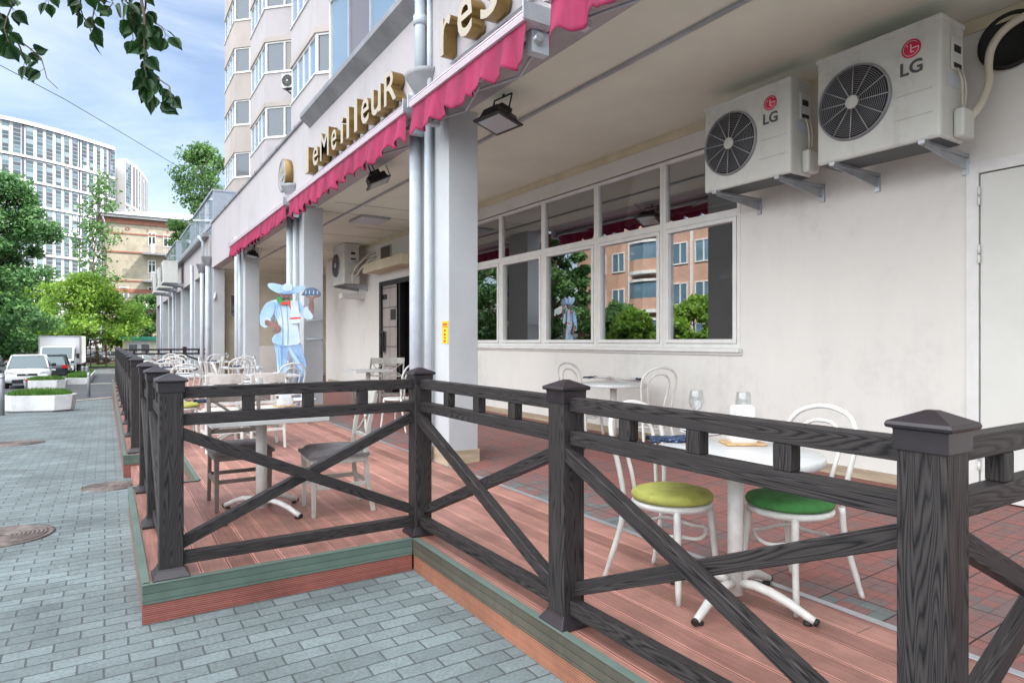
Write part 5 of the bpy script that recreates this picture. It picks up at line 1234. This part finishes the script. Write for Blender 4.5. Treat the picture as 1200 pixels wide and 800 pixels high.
for z in (H2-22,H2-46): obj('floor_band',MB().prism([hi2(x,.7) for x in xs2]+[hi2(x,0) for x in xs2[::-1]],1,lambda u,v,w:(u,v,z+w*1.2)),'bwhite',HR2)

# ================= OLD BRICK HOUSE =================
OB=thing('old_brick_house','old pale brick house with red brick bands, balconies and a metal hip roof','building',(0,0,0))
Yb=88.; x0,x1=-.5,16.; ez=16.3
obj('wall',MB().box(x0,x1,Yb,Yb+14,-1.2,ez),'brickrow',OB)
b=MB(); 
for z,h_,o_ in ((15.3,.55,.12),(14.1,.16,.06),(11.9,.18,.08),(8.55,.16,.06),(7.2,.5,.07)): b.box(x0-o_,x1,Yb-o_,Yb+.3,z,z+h_)
obj('brick_band',b,'brickred',OB); obj('eaves',MB().box(x0-.5,x1+.5,Yb-.5,Yb+14.5,ez-.35,ez),'ledge',OB)
b=MB(); b.add([(x0-.6,Yb-.6,ez),(x1+.6,Yb-.6,ez),(x1+.6,Yb+14.6,ez),(x0-.6,Yb+14.6,ez),(x0+5,Yb+7,ez+1.9),(x1-3,Yb+7,ez+2.3)],[(0,1,5,4),(1,2,5),(2,3,4,5),(3,0,4),(0,3,2,1)]); 
rf=obj('roof',b,'roofm',OB)
b=MB()
for k in range(20): b.box(x0+.4+k*.85,x0+.43+k*.85,Yb-.5,Yb-.46,ez,ez+.55)
b.box(x0,x1,Yb-.5,Yb-.46,ez+.5,ez+.54); obj('snow_guard',b,'roofm',rf)
obj('downpipe',MB().tube([(x0+.1,Yb-.4,ez-.4),(x0+.35,Yb-.2,ez-1.2),(x0+.35,Yb-.2,-1)],.09,8),'ledge',OB)
for k,(cx) in enumerate((2.1,4.0,6.1)):
    obj('roundel',MB().tube([(cx+.22*math.cos(a),Yb-.03,14.75+.22*math.sin(a)) for a in [2*PI*i/4 for i in range(4)]],.06,5,closed=True),'brickred',OB)
def bwin(root,xa,xb,za,zb,Y,door=False):
    f=MB().box(xa,xa+.1,Y-.05,Y+.02,za,zb).box(xb-.1,xb,Y-.05,Y+.02,za,zb).box(xa+.1,xb-.1,Y-.05,Y+.02,zb-.1,zb).box(xa+.1,xb-.1,Y-.05,Y+.02,za,za+.1).box((xa+xb)/2-.05,(xa+xb)/2+.05,Y-.045,Y+.02,za+.1,zb-.1).box(xa+.1,xb-.1,Y-.04,Y+.02,za+(zb-za)*.68,za+(zb-za)*.68+.07)
    w=obj('window',f,'upvc',root); obj('pane',MB().box(xa+.08,xb-.08,Y-.02,Y-.012,za+.08,zb-.08),'darkglass',w)
    if door: obj('door_leaf',MB().box(xa+.3,xb-.1,Y-.06,Y-.03,za-.9,za+.3),'upvc',w)
for z in (12.9,9.6,6.4,3.2,.4):
    bwin(OB,4.15,5.0,z,z+1.6,Yb-.0,z>6); bwin(OB,5.75,6.75,z,z+1.5,Yb)
    if z<6.5: bwin(OB,1.2,2.2,z,z+1.5,Yb)
    bwin(OB,8.2,9.3,z,z+1.5,Yb); bwin(OB,11,12.1,z,z+1.5,Yb)
for z in (11.75,8.5,5.3):
    bl=obj('balcony',MB().box(3.6,8.0,Yb-1.3,Yb-.01,z,z+.22),'ledge',OB); b=MB().box(3.6,8.0,Yb-1.3,Yb-1.25,z+.95,z+1.02)
    for k in range(22): b.box(3.62+k*.2,3.66+k*.2,Yb-1.29,Yb-1.26,z+.22,z+.96)
    if z<8: b.box(3.6,7.2,Yb-1.32,Yb-1.27,z+.2,z+1.0)
    obj('railing',b,'ledge' if z>8 else 'upvc',bl)

# ================= ORANGE BLOCK ACROSS THE STREET =================
OR=thing('orange_brick_block','orange brick apartment block with white bay windows across the street, mirrored in the dining-room panes','building',(0,0,0))
xw=-26.; obj('wall',MB().box(xw-12,xw,28.5,47.5,-1.2,19),'brickor',OR)
for z in (1.2,4.3,7.4,10.5,13.6):
    for ya in (29.4,31.7,34.0,41.0,43.4):
        f=MB().box(xw,xw+.08,ya,ya+.1,z,z+1.7).box(xw,xw+.08,ya+1.5,ya+1.6,z,z+1.7).box(xw,xw+.08,ya+.1,ya+1.5,z+1.6,z+1.7).box(xw,xw+.08,ya+.1,ya+1.5,z,z+.1).box(xw,xw+.08,ya+.7,ya+.8,z+.1,z+1.6)
        w=obj('window',f,'white',OR); obj('pane',MB().box(xw+.01,xw+.03,ya+.08,ya+1.52,z+.08,z+1.62),'skyglass',w)
    # rounded white balcony
    P=[(xw,36.2),(xw+.9,36.6),(xw+1.3,37.6),(xw+1.3,38.6),(xw+.9,39.6),(xw,40.0)]
    bl=obj('balcony',MB().prism(P,1,lambda u,v,w:(u,v,z-.5+w*.25)),'white',OR); obj('balcony_parapet',MB().prism([(a-.08 if a>xw else a,b_) for a,b_ in P],1,lambda u,v,w:(u,v,z-.24+w*.9)),'brickor',bl)
    obj('balcony_glazing',MB().prism([(a-.12 if a>xw else a,b_) for a,b_ in P],1,lambda u,v,w:(u,v,z+.67+w*1.3)),'skyglass',bl); obj('balcony_top',MB().prism(P,1,lambda u,v,w:(u,v,z+1.98+w*.2)),'white',bl)
    obj('downpipe',MB().tube([(xw+.1,44.0,z-2),(xw+.1,44.0,z+2.3)],.12,6),'white',OR)
for k in range(3): obj('white_pilaster',MB().box(xw,xw+.12,(33.5,36.0,40.3)[k],(33.7,36.2,40.5)[k],-1,19),'white',OR)

# ================= STREET THINGS =================
def planter(label,cx,cy,rot,L_=.80,Wd=.42,h=.44):
    t=thing('planter',label,'planter',(cx,cy,zg(cy)),rot,'white concrete planters')
    P=[(-L_,-Wd*.35),(-L_*.62,-Wd),(L_*.62,-Wd),(L_,-Wd*.35),(L_,Wd*.35),(L_*.62,Wd),(-L_*.62,Wd),(-L_,Wd*.35)]
    b=MB(); vs=[]; n=8
    for z,k in ((.05,.93),(h,1.0),(h,.90),(h-.05,.88)): vs+=[(u*k,v*k,z) for u,v in P]
    b.add(vs,[(i*n+j,i*n+(j+1)%n,(i+1)*n+(j+1)%n,(i+1)*n+j) for i in range(3) for j in range(n)]+[tuple(range(8))]); obj('trough',b,'conc',t,.008)
    b=MB(); vs=[(u*.82,v*.8,-.04) for u,v in P]+[(u*.82,v*.8,.05) for u,v in P]; b.add(vs,[(j,(j+1)%n,(j+1)%n+n,j+n) for j in range(n)]+[tuple(range(8)),tuple(range(8,16))]); obj('plinth',b,'ledge',t)
    obj('soil',MB().prism([(u*.89,v*.89) for u,v in P],.03,lambda u,v,w:(u,v,h-.06+w)),'soil',t)
    rs=np.random.RandomState(int(cx*-10)); n=2600; a=rs.uniform(-1,1,(n,2)); x=a[:,0]*L_*.84; y=a[:,1]*Wd*.84*(1-.5*np.clip((abs(a[:,0])-.62)/.38,0,1)); hh=(.10+.10*rs.rand(n))*(1.1-.5*(a[:,0]**4)); dx=rs.normal(0,.03,n); dy=rs.normal(0,.03,n); w_=.008
    th=rs.uniform(0,PI,n); cx_=np.cos(th)*w_; sy_=np.sin(th)*w_; z=np.full(n,h-.04)
    v=np.stack([np.stack([x-cx_,y-sy_,z],1),np.stack([x+cx_,y+sy_,z],1),np.stack([x+dx+cx_*.3,y+dy+sy_*.3,z+hh],1),np.stack([x+dx-cx_*.3,y+dy-sy_*.3,z+hh],1)],1).reshape(-1,3)
    g=leafobj('grass',v,'grass',t); g['kind']='stuff'
planter('nearest white concrete planter full of grass, at the end of the pavement',*[ (lambda p:(p.x,p.y))(at(47,400,16.6))][0],R(-32+14))
planter('second white concrete planter with grass, in front of the white hatchback',*[ (lambda p:(p.x,p.y))(at(54,400,26.0))][0],R(-32+24),.72,.40,.42)
# raised lawn wedge
P=[(-1.75,37.9),(-.72,37.25),(-.68,56),(-1.9,48)]
b=MB(); vs=[(x,y,zg(y)-.1) for x,y in P]+[(x,y,zg(y)+.30) for x,y in P]; b.add(vs,[(4,5,6,7),(0,1,5,4),(1,2,6,5),(2,3,7,6),(3,0,4,7)]); t=thing('lawn_bed','wedge-shaped raised lawn with a pale kerb wall beside the footpath','lawn bed',(0,0,0)); obj('kerb_wall',b,'conc',t,.02)
rs=np.random.RandomState(5); n=9000; f=rs.rand(n); y=37.4+f*18; xl=np.interp(y,[37.4,37.9,48,56],[-.9,-1.7,-1.85,-.75]); xr=np.full(n,-.78); x=xl+(xr-xl)*rs.rand(n); z=np.array([zg(q) for q in y])+.29; hh=.07+.07*rs.rand(n); th=rs.uniform(0,PI,n); w_=.022; c_=np.cos(th)*w_; s2=np.sin(th)*w_
v=np.stack([np.stack([x-c_,y-s2,z],1),np.stack([x+c_,y+s2,z],1),np.stack([x+c_*.4,y+s2*.4,z+hh],1),np.stack([x-c_*.4,y-s2*.4,z+hh],1)],1).reshape(-1,3); g=leafobj('grass',v,'grass',t); g['kind']='stuff'
def bollard(px,D,h,r,label,m='bollard',top=None):
    p=at(px,400,D); t=thing('bollard',label,'bollard',(p.x,p.y,zg(p.y)),0,'street bollards'); obj('post',MB().tube([(0,0,0),(0,0,h-.01),(0,0,h)],[r,r,r*.8],14),m,t)
    obj('band',MB().tube([(0,0,h-.12),(0,0,h-.06)],r*1.05,14),top or 'alu',t)
bollard(104,22.0,.84,.05,'slim grey bollard standing at the end of the pavement'); bollard(2,15.6,1.02,.06,'thick grey bollard at the very left edge, beside the nearest planter'); bollard(30.5,24.6,.55,.05,'short bollard with a red band in front of the white hatchback','bollard','red')
bollard(97,39,.75,.09,'stubby grey bollard beyond the lawn, left of a pair'); bollard(102,39,.75,.09,'stubby grey bollard beyond the lawn, right of a pair')

# cars
def car(label,x,y,rot,paint,L_=4.1,Wd=1.7,h=1.46,kind='hatch',group='parked cars'):
    t=thing('parked_car',label,'car',(x,y,zg(y)),rot,group); hw=Wd/2
    # local: front faces -Y ; stations along y from front (-L/2) to rear
    f=-L_/2; r=L_/2
    st=[(f,.38,.55,.80),(f+.05,.24,.68,.90),(f+.30,.20,.76,.97),(f+.95,.20,.88,1.0),(f+1.25,.20,.93,1.0),(r-1.0,.20,.95,1.0),(r-.45,.22,.96,.99),(r-.10,.28,.92,.95),(r,.42,.80,.88)]
    if kind=='sedan': st[-3]=(r-.55,.22,.98,.99); st[-2]=(r-.1,.28,.95,.95)
    vs=[]; n=10
    for (yy,zb,zt_,k) in st:
        w=hw*k
        vs+=[(-w*.86,yy,zb),(-w*.99,yy,zb+.12),(-w,yy,(zb+zt_)/2),(-w*.96,yy,zt_-.06),(-w*.86,yy,zt_),(w*.86,yy,zt_),(w*.96,yy,zt_-.06),(w,yy,(zb+zt_)/2),(w*.99,yy,zb+.12),(w*.86,yy,zb)]
    b=MB(); b.add(vs,[(i*n+j,i*n+(j+1)%n,(i+1)*n+(j+1)%n,(i+1)*n+j) for i in range(len(st)-1) for j in range(n)]+[tuple(range(n)),tuple(range((len(st)-1)*n,len(st)*n))],0,True)
    body=obj('body',b,paint,t)
    sb=body.modifiers.new('s','SUBSURF'); sb.levels=1; sb.render_levels=1
    # greenhouse
    if kind=='sedan': ys=[(f+1.1,.90,.86),(f+1.75,h-.04,.70),(f+2.0,h,.69),(r-1.45,h-.02,.69),(r-.65,.97,.80)]
    elif kind=='suv': ys=[(f+1.0,.92,.88),(f+1.55,h-.04,.74),(f+1.9,h,.74),(r-.35,h-.05,.72),(r-.06,.95,.85)]
    else: ys=[(f+.92,.88,.87),(f+1.62,h-.04,.71),(f+1.9,h,.70),(r-.50,h-.06,.69),(r-.12,.93,.84)]
    b=MB(); top=[]; 
    base=[(ys[0][0],.86),(ys[0][0]+.35,.94),(ys[-1][0]-.35,.93),(ys[-1][0],.86)]
    zb=.90
    bp=[(s*hw*k,yy,zb) for s in (-1,1) for yy,k in base]; tp=[(s*hw*k*.98,yy,zz-.03) for s in (-1,1) for yy,zz,k in (ys[1],ys[2],ys[3])]
    b.add([(-hw*.84,ys[0][0],zb-.02),(hw*.84,ys[0][0],zb-.02),(hw*.93,ys[0][0]+.5,zb),(hw*.93,ys[-1][0]-.4,zb),(hw*.82,ys[-1][0],zb),(-hw*.82,ys[-1][0],zb),(-hw*.93,ys[-1][0]-.4,zb),(-hw*.93,ys[0][0]+.5,zb),
           (-hw*.69,ys[1][0],h-.06),(hw*.69,ys[1][0],h-.06),(hw*.72,ys[2][0],h-.04),(hw*.70,ys[3][0],h-.06),(hw*.62,ys[3][0]+.05,h-.07),(-hw*.62,ys[3][0]+.05,h-.07),(-hw*.70,ys[3][0],h-.06),(-hw*.72,ys[2][0],h-.04)],
          [(0,1,9,8),(1,2,10,9),(2,3,11,10),(3,4,12,11),(4,5,13,12),(5,6,14,13),(6,7,15,14),(7,0,8,15)])
    obj('windows',b,'carglass',t)
    b=MB(); rt=[(-hw*.70,ys[1][0]-.02),(hw*.70,ys[1][0]-.02),(hw*.735,ys[2][0]),(hw*.715,ys[3][0]),(hw*.63,ys[3][0]+.1),(-hw*.63,ys[3][0]+.1),(-hw*.715,ys[3][0]),(-hw*.735,ys[2][0])]
    vs=[(u,v,h-.075) for u,v in rt]+[(u*.97,v,h-.02) for u,v in rt]; b.add(vs,[(j,(j+1)%8,(j+1)%8+8,j+8) for j in range(8)]+[tuple(range(8)),tuple(range(8,16))],0,True); obj('roof',b,paint,t,.02)
    for s in (-1,1):
        for (ya,za,xa,yb,zb_,xb) in ((ys[0][0],.89,.86,ys[1][0],h-.05,.71),(ys[0][0]+1.55,.92,.945,ys[0][0]+1.6,h-.05,.735),(ys[-1][0]-.1,.93,.85,ys[3][0],h-.06,.70)):
            obj('window_pillar',MB().tube([(s*hw*xa,ya,za),(s*hw*xb,yb,zb_)],.035,6),paint,t)
    for s in (-1,1):
        for yy in (f+.78,r-.75):
            w=obj('wheel',MB().lathe([(.18,-.10),(.29,-.105),(.31,-.07),(.31,.07),(.29,.10),(.18,.10)],c=(s*(hw-.09),yy,.31),seg=24,axis='X',cap=False),'tyre',t); obj('rim',MB().lathe([(0,.07),(.06,.085),(.10,.06),(.185,.085),(.2,.095)],c=(s*(hw-.09) if s>0 else s*(hw-.09)-.17,yy,.31),seg=20,axis='X',cap=False),'rim',w)
        obj('mirror',MB().box(s*hw*1.0-.02 if s>0 else -hw*1.0-.16,s*hw*1.0+.16 if s>0 else -hw*1.0+.02,ys[0][0]+.42,ys[0][0]+.52,.93,1.07),'black' if paint=='cwhite' else paint,t,.03)
        obj('headlight',MB().prism([(.40,.60),(.80,.66),(.84,.76),(.52,.74)],.10,lambda u,v,w:(s*hw*u*1.08,f+.05+.18*(u-.4)*1.2+w*.3-.02,v)),'lampglass',t)
        obj('tail_light',MB().prism([(.58,.72),(.90,.72),(.88,.92),(.62,.90)],.08,lambda u,v,w:(s*hw*u*1.05,r-.03-.02*(u-.5)+w*.6-.02,v)),'red',t)
    obj('grille',MB().box(-hw*.42,hw*.42,f-.012,f+.03,.58,.67).box(-hw*.62,hw*.62,f-.02,f+.03,.28,.42),'black',t,.01)
    obj('badge',MB().lathe([(0,-.02),(.06,-.02),(.065,0)],c=(0,f-.004,.635),seg=18,axis='Y',cap=False),'rim',t)
    obj('number_plate',MB().box(-.26,.26,f-.035,f-.01,.43,.53),'white',t,.004); obj('number_plate',MB().box(-.26,.26,r+.002,r+.02,.60,.70),'white',t,.004)
    obj('rear_bumper',MB().box(-hw*.8,hw*.8,r-.06,r+.015,.30,.45),'black',t,.02)
    return t
car('white hatchback parked nose towards us at the left edge',*[(lambda p:(p.x,p.y))(at(34,400,29.2))][0],R(3),'cwhite')
car('dark car with red tail lamps parked behind the white hatchback',-2.72,47.0,R(180),'cdark',4.2,1.75,1.5,'hatch')
car('silver car parked tail towards us left of the white hatchback',-6.4,52.,R(180),'csilver',4.3,1.7,1.45,'sedan')
for i,(px,D_,pt,kd,lab) in enumerate(((6,66,'cred','suv','dark red car in the far row, at the left edge'),(22,72,'cdark','sedan','dark blue car in the far row, second from the left'),(30,79,'csilver','hatch','pale silver car in the far row, third from the left'),(37,84,'cwhite','hatch','white car in the far row, nearest the truck'),(14,80,'csilver','suv','silver car partly hidden in the far row behind the dark blue one'))):
    p=at(px,400,D_); car(lab,p.x,p.y,R(150 if i<2 else 30),pt,4.3,1.75,1.55,kd)
car('white car seen side-on beyond the end fence, beside the kiosk',3.0,64,R(90),'cwhite',4.2,1.7,1.45,'hatch')
car('blue grey car behind the rusty iron railings, left one',-1.6,84,R(80),'cdark',4.2,1.7,1.45,'hatch'); car('grey car behind the rusty iron railings, right one',.8,86,R(100),'csilver',4.2,1.7,1.45,'sedan')
# box truck
t=thing('box_truck','white box truck parked nose towards us behind the cars','truck',(*(lambda p:(p.x,p.y))(at(68,400,45.5)),-.9),R(-3))
obj('cargo_box',MB().box(-1.22,1.22,1.0,5.6,.75,2.80),'cwhite',t,.03); obj('box_edge',MB().box(-1.24,1.24,.97,1.03,.74,.84).box(-1.24,1.24,.97,1.03,2.72,2.82).box(-1.25,-1.18,.965,1.03,.84,2.72).box(1.18,1.25,.965,1.03,.84,2.72),'alu',t)
b=MB(); P=[(-.95,.42),(-.98,.95),(-.80,1.22),(-.22,2.02),(.95,2.10),(.95,.42)]
b.prism(P,2.0,lambda u,v,w:(w-1.0,u,v)); obj('cab',b,'cwhite',t,.06)
b=MB(); b.prism([(-.815,1.24),(-.26,1.99),(-.235,1.99),(-.79,1.24)],1.74,lambda u,v,w:(w-.87,u-.03,v)); obj('windscreen',b,'carglass',t)
for s in (-1,1):
    obj('side_window',MB().box(s*1.0-.01,s*1.0+.01,-.15,.6,1.3,1.85),'carglass',t); obj('headlight',MB().box(s*.82-.14,s*.82+.14,-1.0,-.94,.78,.98),'lampglass',t,.02); obj('mirror',MB().box(s*1.2-.09,s*1.2+.09,-.45,-.38,1.2,1.55),'black',t,.02)
    for yy in (-.25,4.3): w=obj('wheel',MB().lathe([(.2,-.12),(.36,-.13),(.38,-.08),(.38,.08),(.36,.13),(.2,.12)],c=(s*.88,yy,.38),seg=20,axis='X',cap=False),'tyre',t)
obj('grille',MB().box(-.55,.55,-1.01,-.96,.80,.95),'black',t,.01); obj('bumper',MB().box(-1.0,1.0,-1.06,-.9,.36,.62),'white',t,.04); obj('number_plate',MB().box(-.26,.26,-1.08,-1.062,.44,.55),'porcelain',t)
# iron railings
t=thing('iron_railing','tall rusty red iron railing closing the car park','fence',(0,76,-1.0)); 
for k in range(8): obj('post',MB().box(-7.9+k*1.3,-7.78+k*1.3,-.06,.06,0,2.7),'redbrown',t)
b=MB().box(-7.9,1.3,-.02,.02,.35,.42).box(-7.9,1.3,-.02,.02,2.3,2.37)
obj('rail',b,'redbrown',t); b=MB()
for k in range(100): b.box(-7.85+k*.092,-7.825+k*.092,-.012,.012,.1,2.6)
g=obj('bars',b,'redbrown',t); g['kind']='stuff'
b=MB()
strip('verge',M['grass'],-12,1.4,[74.5,75.9,84],.03)
# kiosk
t=thing('kiosk','low pale kiosk with yellow corner posts and a green roof','kiosk',(1.25,70,-1.0)); obj('wall',MB().box(.1,6,0,3,0,2.55),'conc',t); obj('corner_post',MB().box(0,.32,-.06,.2,0,2.6),'kyel',t); obj('corner_post',MB().box(2.35,2.6,-.06,-.001,0,2.6),'kyel',t); obj('corner_post',MB().box(2.8,3.0,-.06,-.001,0,2.6),'kyel',t)
obj('roof',MB().box(-.35,6.4,-.6,3.4,2.6,2.95),'kgreen',t,.03)
for xa in (.45,1.45): w=obj('window',MB().box(xa,xa+.8,-.05,-.001,1.35,2.3),'white',t); obj('pane',MB().box(xa+.07,xa+.73,-.06,-.051,1.42,2.23),'darkglass',w)

# ================= WORLD, SUN, CAMERA =================
SUN_AZ=Vector((.84,-.54,0)).normalized(); EL=R(50)
w=bpy.data.worlds.new('World'); scene.world=w; w.use_nodes=True; nt=w.node_tree; L=nt.links; bg=nt.nodes['Background']
sky=N(nt,'ShaderNodeTexSky',sky_type='NISHITA'); sky.sun_disc=False; sky.sun_elevation=EL
sky.sun_rotation=math.atan2(SUN_AZ.x,SUN_AZ.y); sky.air_density=1.0; sky.dust_density=2.6; sky.ozone_density=1.5
tc=N(nt,'ShaderNodeTexCoord'); mp=N(nt,'ShaderNodeMapping'); mp.inputs['Scale'].default_value=(1.2,1.2,4.5); mp.inputs['Rotation'].default_value=(.2,.1,.5); L.new(tc.outputs['Generated'],mp.inputs['Vector'])
n=N(nt,'ShaderNodeTexNoise'); n.inputs['Scale'].default_value=2.2; n.inputs['Detail'].default_value=7; n.inputs['Roughness'].default_value=.58; n.inputs['Distortion'].default_value=.6; L.new(mp.outputs[0],n.inputs['Vector'])
r=ramp(nt,[(.38,(.04,.04,.04)),(.78,(.34,.34,.34))]); L.new(n.outputs[0],r.inputs[0])
# added bright cloud bank outside the view, put in to lift the shaded fronts
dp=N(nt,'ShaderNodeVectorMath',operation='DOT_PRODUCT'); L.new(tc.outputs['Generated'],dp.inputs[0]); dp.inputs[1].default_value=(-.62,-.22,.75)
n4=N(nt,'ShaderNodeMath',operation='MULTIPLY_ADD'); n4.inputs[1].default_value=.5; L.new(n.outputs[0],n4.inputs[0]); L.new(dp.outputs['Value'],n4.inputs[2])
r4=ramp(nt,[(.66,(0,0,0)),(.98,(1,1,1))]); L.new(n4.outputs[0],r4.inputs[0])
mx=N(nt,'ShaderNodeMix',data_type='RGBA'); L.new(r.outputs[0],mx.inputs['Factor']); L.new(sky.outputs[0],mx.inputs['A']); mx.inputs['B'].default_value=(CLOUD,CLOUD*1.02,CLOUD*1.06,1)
mz=N(nt,'ShaderNodeMix',data_type='RGBA'); L.new(r4.outputs[0],mz.inputs['Factor']); L.new(mx.outputs['Result'],mz.inputs['A']); mz.inputs['B'].default_value=(FILLBANK*.97,FILLBANK,FILLBANK*1.03,1)
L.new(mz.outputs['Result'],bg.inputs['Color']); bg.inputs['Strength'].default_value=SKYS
ld=bpy.data.lights.new('sun','SUN'); ld.energy=3.3; ld.angle=R(.6); ld.color=(1,.95,.87); s=bpy.data.objects.new('sun',ld); col.objects.link(s)
dv=Vector((SUN_AZ.x*math.cos(EL),SUN_AZ.y*math.cos(EL),math.sin(EL))); s.rotation_euler=dv.to_track_quat('Z','Y').to_euler(); s.location=(0,0,60)
cd=bpy.data.cameras.new('camera'); cd.sensor_width=36; cd.lens=36*F/1200; cd.clip_start=.05; cd.clip_end=5000
cam=bpy.data.objects.new('camera',cd); col.objects.link(cam); cam.location=(0,0,H); cam.rotation_euler=(PI/2,0,-yaw); scene.camera=cam
vs_=scene.view_settings; vs_.view_transform='Standard'; vs_.look='None'; vs_.gamma=1; vs_.exposure=EXPO
scene.render.engine='CYCLES'; scene.cycles.max_bounces=8; scene.cycles.diffuse_bounces=5; scene.cycles.transparent_max_bounces=12
